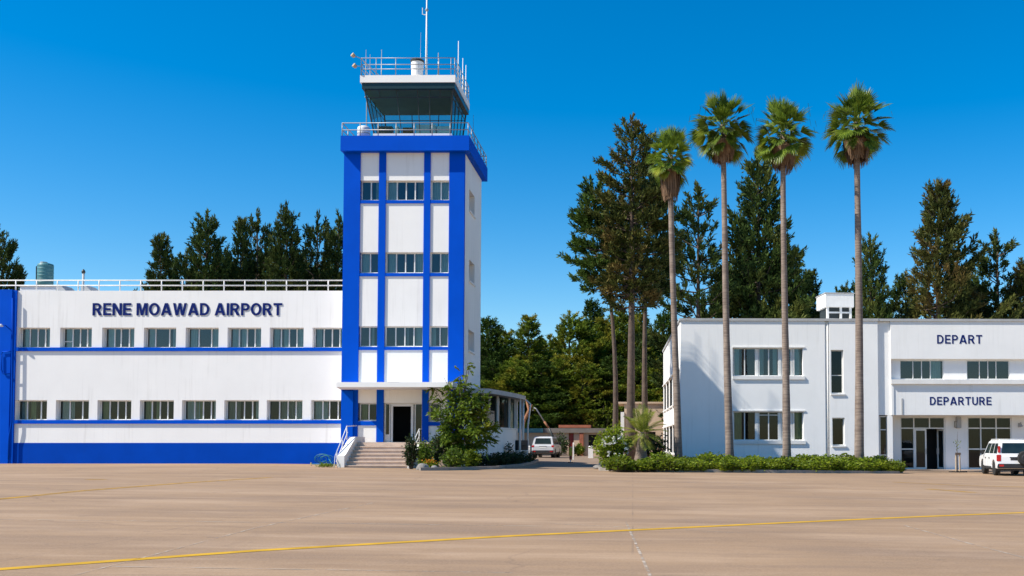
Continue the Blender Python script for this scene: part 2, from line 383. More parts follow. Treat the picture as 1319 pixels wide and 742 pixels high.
def lettering(text, parent, x0, x1, z0, z1, y, depth, mat, t=.2, gap=.115, word=.34):
    cu = bpy.data.curves.new('lettering', 'CURVE'); cu.dimensions = '2D'; cu.fill_mode = 'BOTH'; cu.extrude = 0.05
    pen = 0.0
    for ch in text:
        if ch == ' ': pen += word; continue
        rings, w_ = glyph(ch, t)
        for r in rings:
            sp = cu.splines.new('POLY'); sp.points.add(len(r) - 1); sp.use_cyclic_u = True
            for q, (px, py) in zip(sp.points, r): q.co = (pen + px, py, 0, 1)
        pen += w_ + gap
    tmp = bpy.data.objects.new('tmp', cu); COL.objects.link(tmp)
    dg = bpy.context.evaluated_depsgraph_get()
    me = bpy.data.meshes.new_from_object(tmp.evaluated_get(dg))
    bpy.data.objects.remove(tmp)
    n = len(me.vertices); co = np.empty(n * 3); me.vertices.foreach_get('co', co); co = co.reshape(-1, 3)
    lo, hi = co.min(0), co.max(0); q = (co - lo) / (hi - lo)
    out = np.stack([x0 + q[:, 0] * (x1 - x0), y - depth * q[:, 2], z0 + q[:, 1] * (z1 - z0)], 1)
    me.vertices.foreach_set('co', out.ravel().astype(np.float32)); me.name = 'lettering'
    me.materials.clear(); me.materials.append(mat); me.update()
    return link('lettering', me, parent)

def curtain_mesh(x0, x1, z0, z1, y, rng):
    mb = MB(); n = max(4, int((x1 - x0) / 0.05)); ph = rng.random() * 6
    top = []; bot = []
    for i in range(n + 1):
        x = x0 + (x1 - x0) * i / n; yy = y + 0.035 * math.sin(ph + i * 1.7) + 0.01 * rng.random()
        top.append((x, yy, z1)); bot.append((x + 0.01 * math.sin(i * 2.2), yy * 1.0, z0))
    for i in range(n): mb.quad(bot[i], bot[i + 1], top[i + 1], top[i])
    return mb

def window(parent, x0, x1, z0, z1, y, mull, rng, curtains=(), cross=(), fw=0.045, fmat='alu', gmat='glass', name='window'):
    """frame set at depth y; mull: fractions of the width; cross: (col, fraction of the height); curtains: (a, b, material)"""
    mb = MB(); d0, d1 = y, y + 0.06
    mb.box(x0, x1, d0, d1, z0, z0 + fw); mb.box(x0, x1, d0, d1, z1 - fw, z1)
    mb.box(x0, x0 + fw, d0, d1, z0 + fw, z1 - fw); mb.box(x1 - fw, x1, d0, d1, z0 + fw, z1 - fw)
    w = x1 - x0; xs = [x0 + fw] + [x0 + w * m for m in mull] + [x1 - fw]
    for k, m in enumerate(mull):
        x = x0 + w * m; e = 0.004 * (k % 2)
        mb.box(x - fw * 0.55, x + fw * 0.55, d0 - 0.012 + e, d1, z0 + fw, z1 - fw)
    for c, h in cross:
        z = z0 + (z1 - z0) * h
        for i in (range(len(xs) - 1) if c is None else [c]):
            a = xs[i] + (fw * 0.55 if i else 0); b = xs[i + 1] - (fw * 0.55 if i < len(xs) - 2 else 0)
            mb.box(a, b, d0 + 0.004, d1, z - fw * 0.45, z + fw * 0.45)
    fr = mb.build(name, M[fmat], parent)
    MB().quad((x0 + fw, y + 0.03, z0 + fw), (x1 - fw, y + 0.03, z0 + fw), (x1 - fw, y + 0.03, z1 - fw), (x0 + fw, y + 0.03, z1 - fw)).build('pane', M[gmat], fr)
    for a, b, m in curtains:
        curtain_mesh(x0 + w * a + 0.02, x0 + w * b - 0.02, z0 + 0.01, z1 - 0.01, y + 0.16, rng).build('curtain', M[m], fr)
    return fr

def railing(name, parent, pts, h, mids, post_at, mat, r=0.022, rp=None):
    """pts: corner points at floor level; rails at heights mids + h; posts at the listed (segment, fraction)"""
    mb = MB(); rp = rp or r
    for z in list(mids) + [h]:
        for a, b in zip(pts[:-1], pts[1:]):
            mb.tube([(a[0], a[1], a[2] + z), (b[0], b[1], b[2] + z)], r, 6)
    for sgm, fr in post_at:
        a, b = Vector(pts[sgm]), Vector(pts[sgm + 1]); p = a.lerp(b, fr)
        mb.tube([p, p + Vector((0, 0, h))], rp, 6)
    return mb.build(name, mat, parent, smooth=True)

rng = random.Random(7)

# ------------------------------------------------------------------ ground
mb = MB(); xs = [-3000, -400, -100, -40] + [-30 + i for i in range(0, 60)] + [40, 100, 400, 3000]; ys = [-60, 3000]
def zs(x):
    return (G(x - 1.5) + G(x - 0.75) + G(x) + G(x + 0.75) + G(x + 1.5)) / 5
for i in range(len(xs) - 1):
    mb.quad((xs[i], ys[0], zs(xs[i])), (xs[i + 1], ys[0], zs(xs[i + 1])), (xs[i + 1], ys[1], zs(xs[i + 1])), (xs[i], ys[1], zs(xs[i])))
struct('ground', mb, M['apron'])
def G(x, _f=zs): return _f(x) if False else float(np.interp(x, _ix, _iz))
_ix = xs; _iz = []
def _g0(x): return float(np.interp(x, _gx, _gz))
_iz = [sum(_g0(x + d) for d in (-1.5, -.75, 0, .75, 1.5)) / 5 for x in xs]

def strip(name, pts, w, mat, lift=0.004):
    """painted line along pixel-traced ground points, laid as a sheet on the ground"""
    mb = MB(); P = []
    for a, b in zip(pts[:-1], pts[1:]):
        n = max(2, int((b - a).length / 0.8))
        P += [a.lerp(b, i / n) for i in range(n)]
    P.append(pts[-1])
    L = []; R = []
    for i, p in enumerate(P):
        d = (P[min(i + 1, len(P) - 1)] - P[max(i - 1, 0)]); d.z = 0; d.normalize(); s = Vector((-d.y, d.x, 0)) * w / 2
        for lst, q in ((L, p + s), (R, p - s)): lst.append((q.x, q.y, G(q.x) + lift))
    for i in range(len(P) - 1): mb.quad(R[i], R[i + 1], L[i + 1], L[i])
    return struct(name, mb, mat)
def ext(a, b, k0, k1):
    d = b - a; return a - d * k0, b + d * k1
a, b = gp(0, 733.5), gp(1319, 660.5); a0, b0 = ext(a, b, 0.4, 1.2)
strip('taxi_line', [a0, a, gp(330, 709.5), gp(660, 690.5), gp(980, 675), b, b0], 0.19, M['line_yellow'])
strip('faded_taxi_line', [gp(-120, 656), gp(0, 643), gp(110, 632), gp(240, 622), gp(350, 615)], 0.22, M['line_faint'])
strip('faded_stand_line', [gp(1150, 621), gp(1240, 625.5), gp(1319, 627.5), gp(1420, 630)], 0.25, M['line_faint'])
strip('worn_stand_mark', [gp(1195, 630), gp(1255, 634.5)], 0.3, M['line_faint'])
strip('worn_marking', [gp(112, 618), gp(135, 617.5)], 0.4, M['line_faint'])
strip('slab_joint', [gp(806, 672), gp(820, 703), gp(840, 748)], 0.035, M['line_white'])
strip('slab_joint', [gp(1165, 677), gp(1240, 698), gp(1340, 724)], 0.04, M['line_white'])
strip('slab_joint', [gp(70, 748), gp(190, 717), gp(330, 680), gp(480, 648)], 0.034, M['line_white'])
strip('slab_joint', [gp(-20, 669), gp(330, 673), gp(700, 678)], 0.05, M['line_white'])
strip('slab_joint', [gp(140, 730), gp(660, 738)], 0.035, M['line_white'])
strip('slab_joint', [gp(700, 674), gp(960, 687)], 0.04, M['line_white'])
strip('slab_joint', [gp(660, 620), gp(930, 622), gp(1319, 640)], 0.09, M['line_white'])

# ------------------------------------------------------------------ TERMINAL (left building)
YL = 51.0
L = Frame((-20, YL, 0.2))
term = thing('terminal_building', 'long white two-storey terminal with blue plinth and the airport name along its top', 'building', L.loc)
lx = lambda u, v, y=0.0: L.x(u, v, y)
zTop = L.z(374.5); zPl = L.z(570.5); zG = -0.3
uw = [(23.0, 64.4), (77.4, 118.2), (131.4, 173), (185.2, 226.8), (239, 281.5), (293, 336.3), (347.3, 391), (402.4, 444)]
lw = [(19.0, 60.4), (71.8, 114.5), (125.4, 169), (180, 223.8), (234.2, 278), (288.8, 333.3), (343.5, 389.5), (400.2, 444)]
zu0, zu1 = L.z(447.6), L.z(422); zl0, zl1 = L.z(541), L.z(515.5)
holes = [(lx(a, 435), lx(b, 435), zu0, zu1) for a, b in uw] + [(lx(a, 528), lx(b, 528), zl0, zl1) for a, b in lw]
xL, xR = lx(17, 500), lx(452, 500)
xR = max(xR, max(h[1] for h in holes) + 0.3)
mb = MB(); mb.wall(xL, xR, zPl, zTop, holes, 0, 0.36)
mb.quad((xL, 0, zTop), (xR, 0, zTop), (xR, 0.28, zTop), (xL, 0.28, zTop)); mb.quad((xL, 0.28, zTop), (xR, 0.28, zTop), (xR, 0.28, zTop - 0.35), (xL, 0.28, zTop - 0.35))
mb.quad((xL, 0.28, zTop - 0.35), (xR, 0.28, zTop - 0.35), (xR, 13, zTop - 0.35), (xL, 13, zTop - 0.35))
mb.quad((xR, 13, zG), (xL, 13, zG), (xL, 13, zTop - .35), (xR, 13, zTop - .35))
mb.quad((xL, 13, zG), (xL, 0, zG), (xL, 0, zTop - .35), (xL, 13, zTop - .35)); mb.quad((xR, 1.6, zG), (xR, 13, zG), (xR, 13, zTop - .35), (xR, 1.6, zTop - .35))
mb.build('wall', M['white'], term)
MB().box(xL, xR, -0.012, 0.3, zG, zPl).build('plinth', M['blue_dark'], term)
for z in (zu0, zl0):
    MB().box(xL + 0.005, xR, -0.075, 0.1, z - 0.19, z - 0.005).build('ledge', M['blue'], term)
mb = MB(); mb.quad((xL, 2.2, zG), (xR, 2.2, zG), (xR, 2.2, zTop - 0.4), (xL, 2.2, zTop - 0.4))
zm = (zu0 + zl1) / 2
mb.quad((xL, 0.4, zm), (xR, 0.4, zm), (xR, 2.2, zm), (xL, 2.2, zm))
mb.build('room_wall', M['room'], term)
mulls = [(0.27, 0.52, 0.76), (0.3, 0.54, 0.77), (0.3, 0.5, 0.76), (0.28, 0.72), (0.33, 0.72), (0.28, 0.52, 0.76), (0.28, 0.52, 0.75), (0.30, 0.56, 0.8)]
cs = ['curtain', 'curtain', 'curtain', 'curtain_y', 'curtain_b']
for row in (0, 1):
    for k in range(8):
        h = holes[row * 8 + k]
        cur = []
        if row == 0:
            cur = [(0.02, 0.14 + 0.16 * rng.random(), 'curtain'), (0.78 - 0.1 * rng.random(), 0.99, 'curtain')]
            if k in (5, 6): cur.insert(1, (0.32, 0.5, 'curtain'))
        else:
            cur = [(0.02, 0.2 + 0.25 * rng.random(), ['curtain', 'curtain', 'curtain_y', 'curtain_y', 'curtain', 'curtain_b', 'curtain_b', 'curtain'][k])]
            if k in (0, 3, 4): cur.append((0.34, 0.52, 'curtain_y'))
            if k in (0, 1, 4, 5): cur.append((0.82, 0.99, 'curtain'))
            if k == 6: cur = [(0.3, 0.72, 'curtain_b'), (0.75, 0.98, 'curtain')]
        cross = [(0, 0.32)] if (row == 0 and k == 1) else []
        window(term, h[0] + 0.02, h[1] - 0.005, h[2] + 0.002, h[3] - 0.002, 0.29, mulls[(k + 3 * row) % 8], rng, cur, cross, gmat='glass_up' if row == 0 else 'glass')
# blue bay at the end with its pipes and lamp
b0, b1 = lx(-70, 480, -0.085), lx(21.0, 400, -0.085)
mb = MB().box(b0, b1 - 0.2, -0.14, 0.02, zG, L.z(373.5)).box(b1 - 0.197, b1, -0.085, 0.02, zG, L.z(374.2))
mb.build('blue_bay', M['blue'], term)
px_ = lambda u, v: (L.x(u, v, -0.2), -0.2, L.z(v, -0.2))
mb = MB().tube([px_(16.3, 384), px_(16.0, 450), px_(15, 545), px_(11.5, 562), px_(11, 592)], 0.04, 6)
mb.build('downpipe', M['blue_dark'], term, smooth=True)
MB().tube([px_(16, 452.5), px_(3, 453.5), px_(1.6, 458), px_(1.6, 476), px_(4, 481.5), px_(15.5, 481.5)], 0.03, 6).build('conduit', M['blue_dark'], term, smooth=True)
p = px_(6, 420)
mb = MB().tube([(p[0] + 0.35, -0.15, p[2] - 0.25), (p[0] + 0.15, -0.4, p[2] + 0.02), (p[0], -0.45, p[2])], 0.025, 6)
wl = mb.build('wall_lamp', M['blue_dark'], term)
MB().lathe([(0.05, 0.1), (0.13, 0.0), (0.12, -0.03)], 12, (p[0] - 0.05, -0.45, p[2] - 0.03)).build('lamp_shade', M['railwhite'], wl, smooth=True)
# lettering
lettering('RENE MOAWAD AIRPORT', term, L.x(119.5, 398), L.x(363.5, 398), L.z(406.5), L.z(390.3), -0.004, 0.026, M['navy'], 0.195)
# parapet rail
zr = zTop; y = 0.15
pts = [(L.x(-60, 365, y), y, zr), (xR - 0.2, y, zr)]
n = int((pts[1][0] - pts[0][0]) / 1.05)
hr = L.z(361.2, y) - zr; hm = L.z(367.8, y) - zr
railing('roof_railing', term, pts, hr, [hm], [(0, i / n) for i in range(n + 1)], M['railwhite'], 0.032, 0.03)
# things on the terminal roof
zroof = L.loc.z + zTop - 0.35
c = wp(58.5, 352, YL + 6); rr = 9.4 * (YL + 6) / F
t_ = thing('water_tank', 'teal cylindrical water tank standing on the terminal roof', 'water tank', (c.x, c.y, zroof))
zb = wp(58, 368, YL + 6).z - zroof; zt = wp(58, 340.5, YL + 6).z - zroof
MB().lathe([(rr * 0.93, zb), (rr, zb + 0.05), (rr * 1.0, zt - 0.1), (rr * 0.96, zt), (rr * 0.5, zt + 0.06), (0.01, zt + 0.08)], 28).build('tank_body', M['teal'], t_, smooth=True)
mb = MB()
for k in range(6):
    z = zb + (zt - zb) * (0.1 + 0.16 * k); mb.lathe([(rr * 1.005, z), (rr * 1.02, z + 0.03), (rr * 1.005, z + 0.06)], 28)
mb.build('tank_rib', M['teal'], t_, smooth=True)
MB().lathe([(0.18, zt + 0.06), (0.18, zt + 0.13), (0.01, zt + 0.15)], 14, (-0.1, 0, 0)).build('lid', M['roofgrey'], t_)
MB().tube([(-rr - 0.03, -.1, zb), (-rr - 0.05, -.1, zt - 0.15), (-rr + 0.05, -.1, zt - 0.05)], 0.03, 6).build('pipe', M['dark'], t_)
mb = MB()
for sx in (-1, 1):
    for sy in (-1, 1): mb.box(sx * 0.3 - 0.04, sx * 0.3 + 0.04, sy * 0.3 - 0.04, sy * 0.3 + 0.04, 0, zb)
mb.build('stand', M['roofgrey'], t_)
a, b = wp(26, 369, YL + 4), wp(72, 369, YL + 4)
t_ = thing('roof_hatch', 'low white rooftop hatch below the teal water tank', 'roof hatch', ((a.x + b.x) / 2, YL + 4, zroof))
hw = (b.x - a.x) / 2
MB().box(-hw, hw, 0, 1.6, 0, a.z - zroof).build('kerb', M['white_trim'], t_)
MB().box(-hw - 0.06, hw + 0.06, -0.06, 1.66, a.z - zroof, a.z - zroof + 0.06).build('cover', M['roofgrey'], t_)
for (u0, u1, lab) in ((73, 91, 'sloping grey roof vent next to the teal water tank'), (104, 124, 'sloping grey roof vent at the foot of the stovepipe')):
    a, b = wp(u0, 366.5, YL + 3), wp(u1, 374, YL + 3)
    t_ = thing('roof_vent', lab, 'roof vent', (a.x, YL + 3, zroof), 0, 'sloping vents on the terminal roof')
    w_ = b.x - a.x; h_ = a.z - zroof
    prof = [(0, 0), (w_, 0), (w_ * 0.95, h_ * 0.35), (w_ * 0.6, h_ * 0.75), (w_ * 0.2, h_), (0, h_)]
    MB().loft([[(x, 0, z) for x, z in prof], [(x, 1.2, z) for x, z in prof]]).build('hood', M['roofgrey'], t_)
    MB().box(-0.02, 0.1, 0.15, 1.05, 0.05, h_ * 0.8).build('louvre', M['dark'], t_)
c = wp(107, 372, YL + 2.6)
t_ = thing('stovepipe', 'thin dark-capped stovepipe rising behind the roof railing', 'chimney pipe', (c.x, c.y, zroof))
zt = wp(107, 352, YL + 2.6).z - zroof
MB().tube([(0, 0, 0), (0, 0, zt)], 0.06, 8).build('flue', M['roofgrey'], t_, smooth=True)
MB().lathe([(0.07, zt - 0.02), (0.1, zt + 0.06), (0.08, zt + 0.14), (0.02, zt + 0.22)], 10).build('cowl', M['dark'], t_, smooth=True)

# ------------------------------------------------------------------ CONTROL TOWER
YT = 49.8
zT0 = G(-11.5)
T = Frame((-14.3, YT, zT0), -0.008)
tow = thing('control_tower', 'white control tower with blue columns and a dark glazed cab on top', 'control tower', T.loc, T.rot)
X = lambda u, v=330, y=0.0: T.x(u, v, y)
Z = lambda v, y=0.0: T.z(v, y, 520)
cx = [(X(441.6), X(463.0)), (X(487.0), X(496.0)), (X(545.2), X(553.6)), (X(577.8), X(597.6))]
xl, xr = cx[0][0], cx[3][1]; DT = 5.3; zc = Z(193)
yp = 0.06
rows = [(232, 257.6), (324.6, 351.5), (420, 446.6)]
hol = []
for v0, v1 in rows:
    for i in range(3): hol.append((cx[i][1], cx[i + 1][0], Z(v1), Z(v0)))
zF = Z(569.5)                                   # landing
# openings of the entrance floor
zh = Z(519)
gl = [(cx[0][1] + 0.0, cx[1][0], Z(542), zh), (cx[1][1], cx[2][0], zF, zh), (cx[2][1], cx[3][0] - 0.3, Z(543), zh)]
mb = MB(); mb.wall(cx[0][1] - 0.1, cx[3][0] + 0.1, -0.4, zc + 0.1, hol + gl, yp, 0.34)
SW = [((604.6, 611.4), (243.5, 277)), ((604.4, 611.2), (334, 367)), ((603.6, 610.8), (424, 457))]
# side wall with openings: build on the X plane
sh = []
for (u0, u1), (v0, v1) in SW:
    def side(u, v):
        d = T.m @ ray(u, v); o = T.m @ (Vector((0, 0, EYE)) - T.loc); t = (xr - o.x) / d.x; q = o + d * t; return q.y, q.z
    ya, za = side(u0, v0); yb, zb = side(u1, v1)
    zlo = side(u0, v1 - 6)[1]
    sh.append((ya, yb, min(zlo, za - 1.0), za))
sd = MB().wall(0.02, DT, -0.4, zc + 0.1, sh, 0, 0.3)
mb.add([(xr - 0.003 - p[1], p[0], p[2]) for p in sd.v], sd.f)
mb.quad((xr, DT, -0.4), (xl, DT, -0.4), (xl, DT, zc), (xr, DT, zc)); mb.quad((xl + .003, DT, -0.4), (xl + .003, 0.02, -0.4), (xl + .003, 0.02, zc), (xl + .003, DT, zc))
mb.build('wall', M['white'], tow)
zcan = Z(505)
for i, (a, b) in enumerate(cx):
    MB().box(a, b, -0.0, 0.25 if i in (0, 3) else 0.2, zF if i in (1, 2) else -0.4, zc + 0.05).build('column', M['blue'], tow)
for v0, v1 in rows:
    for i in range(3):
        MB().box(cx[i][1] + 0.001, cx[i + 1][0] - 0.001, 0.012, 0.2, Z(v1 + 4.2), Z(v1 + 0.2)).build('band', M['blue'], tow)
MB().box(cx[0][1] + 0.001, cx[1][0] - 0.001, 0.012, 0.2, Z(548), Z(542.4)).build('band', M['blue'], tow)
MB().box(cx[2][1] + 0.001, cx[3][0] - 0.001, 0.012, 0.2, Z(548.5), Z(543.4)).build('band', M['blue'], tow)
# pier that stands forward beside the entrance
MB().box(X(439.2, 530, -0.13), X(454.5, 530, -0.13), -0.13, -0.002, zF - 0.1, Z(503.4, -0.13)).build('pier', M['blue'], tow)
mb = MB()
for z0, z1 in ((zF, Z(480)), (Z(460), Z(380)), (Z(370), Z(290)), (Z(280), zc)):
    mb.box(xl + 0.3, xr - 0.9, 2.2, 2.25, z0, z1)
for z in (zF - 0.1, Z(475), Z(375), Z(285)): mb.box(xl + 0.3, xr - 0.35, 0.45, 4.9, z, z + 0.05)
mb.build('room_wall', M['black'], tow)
ci = 0
CW = {0: [(0.72, 0.98, 'curtain')], 1: [(0.02, 0.25, 'curtain'), (0.8, 0.99, 'curtain_b')], 2: [(0.02, 0.98, 'curtain')],
      3: [(0.02, 0.45, 'curtain')], 4: [(0.02, 0.26, 'curtain'), (0.75, 0.99, 'curtain')], 5: [(0.5, 0.99, 'curtain')],
      6: [(0.55, 0.75, 'curtain')], 7: [(0.76, 0.99, 'curtain'), (0.52, 0.6, 'curtain')], 8: [(0.02, 0.3, 'curtain'), (0.55, 0.95, 'curtain_b')]}
for k, h in enumerate(hol):
    window(tow, h[0] + 0.008, h[1] - 0.008, h[2] + 0.012, h[3] - 0.004, 0.24, (0.27, 0.51, 0.75) if k % 3 == 1 else (0.53,), rng, CW[k], fw=0.05, gmat='glass_up')
for h in sh:     # windows in the side wall (built facing -Y, then turned)
    fr = window(tow, 0, h[1] - h[0] - 0.02, h[2] + 0.005, h[3] - 0.005, 0, (0.5,), rng, [(0.05, 0.4, 'curtain')])
    fr.rotation_euler = (0, 0, math.pi / 2); fr.location = (xr - 0.26, h[0] + 0.01, 0)
    MB().box(xr - 0.02, xr + 0.07, h[0] - 0.05, h[1] + 0.05, h[2] - 0.09, h[2] - 0.004).build('sill', M['white_trim'], tow)
# entrance
window(tow, gl[0][0] + 0.05, gl[0][1] - 0.01, gl[0][2] + 0.01, gl[0][3] - 0.01, 0.24, (0.52,), rng, [(0.05, 0.4, 'curtain_y')])
window(tow, gl[2][0] + 0.01, gl[2][1] - 0.02, gl[2][2] + 0.01, gl[2][3] - 0.01, 0.24, (0.8,), rng, [])
ex0, ex1 = gl[1][0] + 0.01, gl[1][1] - 0.01
dx0, dx1 = X(504), X(533)
mb = MB(); yd = 0.24
mb.box(ex0, ex1, yd, yd + 0.07, zh - 0.06, zh - 0.005)
for x in (ex0, X(502.5) - 0.02, X(534.5), ex1 - 0.05): mb.box(x, x + 0.05, yd - 0.003, yd + 0.073, zF, zh - 0.06)
mb.box(dx0, dx1, yd + 0.004, yd + 0.06, zh - 0.16, zh - 0.06); mb.box(dx0, dx0 + 0.1, yd - 0.006, yd + 0.06, zF, zh - 0.16); mb.box(dx1 - 0.1, dx1, yd - 0.006, yd + 0.06, zF, zh - 0.16)
ent = mb.build('door_frame', M['railwhite'], tow)
MB().box(ex0 + 0.05, dx0 - 0.06, yd + 0.01, yd + 0.05, zF, zF + 0.38).build('kick_panel', M['railwhite'], ent)
MB().quad((ex0 + 0.05, yd + 0.03, zF + 0.38), (dx0, yd + 0.03, zF + 0.38), (dx0, yd + 0.03, zh - 0.06), (ex0 + 0.05, yd + 0.03, zh - 0.06)).build('pane', M['glass'], ent)
MB().quad((dx1, yd + 0.03, zF), (ex1 - 0.05, yd + 0.03, zF), (ex1 - 0.05, yd + 0.03, zh - 0.06), (dx1, yd + 0.03, zh - 0.06)).build('pane', M['glass'], ent)
# door leaf standing open inwards
dl = MB().box(0, 0.05, 0, 0.85, zF + 0.01, zh - 0.17).build('door', M['alu'], tow); dl.location = (dx1 - 0.14, yd + 0.07, 0); dl.rotation_euler = (0, 0, 0.15)
MB().tube([(-0.05, 0.72, zF + 0.95), (-0.05, 0.72, zF + 1.15)], 0.018, 6).build('handle', M['steel'], dl)
# canopy
yc = -2.35
zc0, zc1 = Z(498.6, yc), Z(492.2, yc)
ca = [(X(433.3, 495, yc), yc), (X(583.4, 495, yc), yc), (X(583.4, 495, yc) + 0.25, 0.05), (X(439, 495, 0), 0.05)]
MB().prism(ca, zc0, zc1).build('canopy', M['white'], tow)
p = (X(458, 490, -2), -2.0, zc1)
MB().box(X(500, 490, -1.6), X(514, 490, -1.6), -1.7, -1.5, zc1, zc1 + 0.05).build('canopy_light', M['dark'], tow)
# cornice slab that carries the balcony
k0, k1, ky0, ky1 = X(438.6, 185, -0.36), X(604.2, 185, -0.36), -0.36, DT + 0.35
zk0, zk1 = Z(193.8, ky0), Z(174.6, ky0)
mb = MB().box(k0, k1, ky0, ky1, zk0, zk1)
mb.build('cornice', M['blue'], tow)
zB = zk1
hr = Z(157.8, ky0) - zB; hm = Z(166.8, ky0) - zB
e = 0.06
loop = [(k0 + e, ky0 + e, zB), (k1 - e, ky0 + e, zB), (k1 - e, ky1 - e, zB), (k0 + e, ky1 - e, zB), (k0 + e, ky0 + e, zB)]
posts = [(0, i / 7) for i in range(8)] + [(1, i / 6) for i in range(1, 7)] + [(2, i / 7) for i in range(1, 8)] + [(3, i / 6) for i in range(1, 6)]
railing('balcony_railing', tow, loop, hr, [hm], posts, M['steel'], 0.024)
# cab
yb, yt_ = 0.95, 0.45
bx0, bx1 = X(482.0, 172, yb), X(580.5, 172, yb); tx0, tx1 = X(470.0, 117, yt_), X(582.8, 117, yt_)
by1, ty1 = 3.9, 4.3
zs0 = Z(173.0, yb) + 0.0; zs1 = Z(116.6, yt_); zs0 = zB + 0.03
zsill = Z(172.3, yb)
MB().box(bx0 - 0.05, bx1 + 0.05, yb - 0.05, by1 + 0.05, zB, zsill).build('cab_sill', M['white_trim'], tow)
lowc = [Vector((bx0, yb, zsill)), Vector((bx1, yb, zsill)), Vector((bx1, by1, zsill)), Vector((bx0, by1, zsill))]
topc = [Vector((tx0, yt_, zs1)), Vector((tx1, yt_, zs1)), Vector((tx1, ty1, zs1)), Vector((tx0, ty1, zs1))]
for s_ in range(4):
    a, b, c, d = lowc[s_], lowc[(s_ + 1) % 4], topc[(s_ + 1) % 4], topc[s_]
    MB().quad(a, b, c, d).build('cab_glass', M['glass_cab'], tow)
    n_ = (b - a).cross(d - a).normalized()
    mb = MB()
    fr = {0: (0.0, 0.36, 0.6, 0.735, 1.0), 1: (0, 0.25, 0.5, 0.75, 1), 2: (0, 0.33, 0.66, 1), 3: (0, 0.25, 0.5, 0.75, 1)}[s_]
    for f_ in fr:
        mb.tube([a.lerp(b, f_) + n_ * 0.01, d.lerp(c, f_) + n_ * 0.01], 0.035 if f_ in (0, 1) else 0.022, 4)
    q0, q1 = a.lerp(d, 0.845), b.lerp(c, 0.845)
    mb.tube([q0 + n_ * 0.01, q1 + n_ * 0.01], 0.022, 4)
    if s_ == 0:
        for f_ in (0.16, 0.86):
            mb.tube([q0.lerp(q1, f_) + n_ * 0.01, d.lerp(c, f_) + n_ * 0.01], 0.02, 4)
    mb.build('mullion', M['dark'], tow)
MB().box(tx0 - 0.02, tx1 + 0.02, yt_ - 0.02, ty1 + 0.02, zs1, zs1 + 0.04).build('cab_ceiling', M['ceil'], tow)
MB().box(bx0 + 0.1, bx1 - 0.1, yb + 0.1, by1 - 0.1, zsill - 0.01, zsill + 0.02).build('cab_floor', M['ceil'], tow)
# desks and equipment seen through the glass
ze = zsill + 0.02
for (u0, u1, hh, mname) in ((509, 513, 0.34, 'railwhite'), (536, 561, 0.4, 'railwhite'), (563, 579, 0.34, 'railwhite'), (486, 505, 0.34, 'dark')):
    MB().box(X(u0, 170, 1.15), X(u1, 170, 1.15), 1.12, 1.5, ze, ze + hh * 1.25).build('console', M[mname], tow)
mb = MB().box(X(519, 170, 1.3), X(531, 170, 1.3), 1.2, 1.6, ze, ze + 0.38)
mb.build('chair', M['copper'], tow)
# roof
rx0, rx1, ry0, ry1 = X(463.8, 100, 0.25), X(586.4, 100, 0.25), 0.25, 4.5
zr0, zr1 = Z(106, ry0), Z(96.8, ry0)
f0 = [Vector((tx0, yt_, zs1 + 0.0)), Vector((tx1, yt_, zs1)), Vector((tx1, ty1, zs1)), Vector((tx0, ty1, zs1))]
f1 = [Vector((rx0 + 0.08, ry0 + 0.06, zr0)), Vector((rx1 - 0.03, ry0 + 0.06, zr0)), Vector((rx1 - 0.03, ry1 - 0.06, zr0)), Vector((rx0 + 0.08, ry1 - 0.06, zr0))]
fm = [Vector((p.x, p.y, zs1 + 0.05)) for p in f1]
mb = MB()
for s_ in range(4):
    j = (s_ + 1) % 4
    mb.quad(fm[s_], fm[j], f1[j], f1[s_]); mb.quad(f0[s_], f0[j], fm[j], fm[s_])
mb.build('fascia', M['cabgreen'], tow)
MB().box(rx0, rx1, ry0, ry1, zr0, zr1).build('cab_roof', M['white'], tow)
hr = Z(74.8, ry0 + 0.05) - zr1; h2 = Z(83.2, ry0 + .05) - zr1; h1 = Z(89, ry0 + .05) - zr1
e = 0.04
loop = [(rx0 + e, ry0 + e, zr1), (rx1 - e, ry0 + e, zr1), (rx1 - e, ry1 - e, zr1), (rx0 + e, ry1 - e, zr1), (rx0 + e, ry0 + e, zr1)]
posts = [(0, 0), (0, .16), (0, .37), (0, .83), (0, .96), (0, 1)] + [(1, i / 5) for i in range(1, 6)] + [(2, i / 4) for i in range(1, 5)] + [(3, i / 5) for i in range(1, 5)]
railing('cab_railing', tow, loop, hr, [h1, h2], posts, M['steel'], 0.02)
# gear on the cab roof: each mast and aerial can be unbolted, a thing of its own
def tw(x, y, z): 
    v = Matrix.Rotation(T.rot, 3, 'Z') @ Vector((x, y, z)) + T.loc; return v
def aerial(u, v0, v1, y, r, name, lab, cat, mat='railwhite', taper=0.6, group=None, base=None):
    x = X(u, v1, y); zb_ = zr1 if base is None else base; zt_ = T.z(v0, y, u)
    o = thing(name, lab, cat, tw(x, y, zb_), 0, group)
    h_ = zt_ - zb_
    MB().tube([(0, 0, 0), (0, 0, h_ * 0.35), (0, 0, h_)], [r * 1.4, r * 1.1, r * taper], 6).build('rod', M[mat], o, smooth=True)
    MB().lathe([(r * 3, 0), (r * 3, 0.03), (r * 1.5, 0.06)], 10).build('base_flange', M['steel'], o)
    return o, h_
m_, h_ = aerial(549, -14, 100, 2.0, 0.05, 'radio_mast', 'tallest thin white mast in the middle of the cab roof', 'radio mast')
za = T.z(17, 2.0, 549) - zr1
MB().tube([(0, 0, za - 0.1), (-0.22, 0, za - 0.06), (-0.22, 0, za + 0.28)], 0.022, 6).build('side_aerial', M['railwhite'], m_)
MB().lathe([(0.08, za + 0.12), (0.09, za + 0.18), (0.05, za + 0.25)], 8).build('collar', M['steel'], m_)
G_A = 'whip aerials round the cab roof'
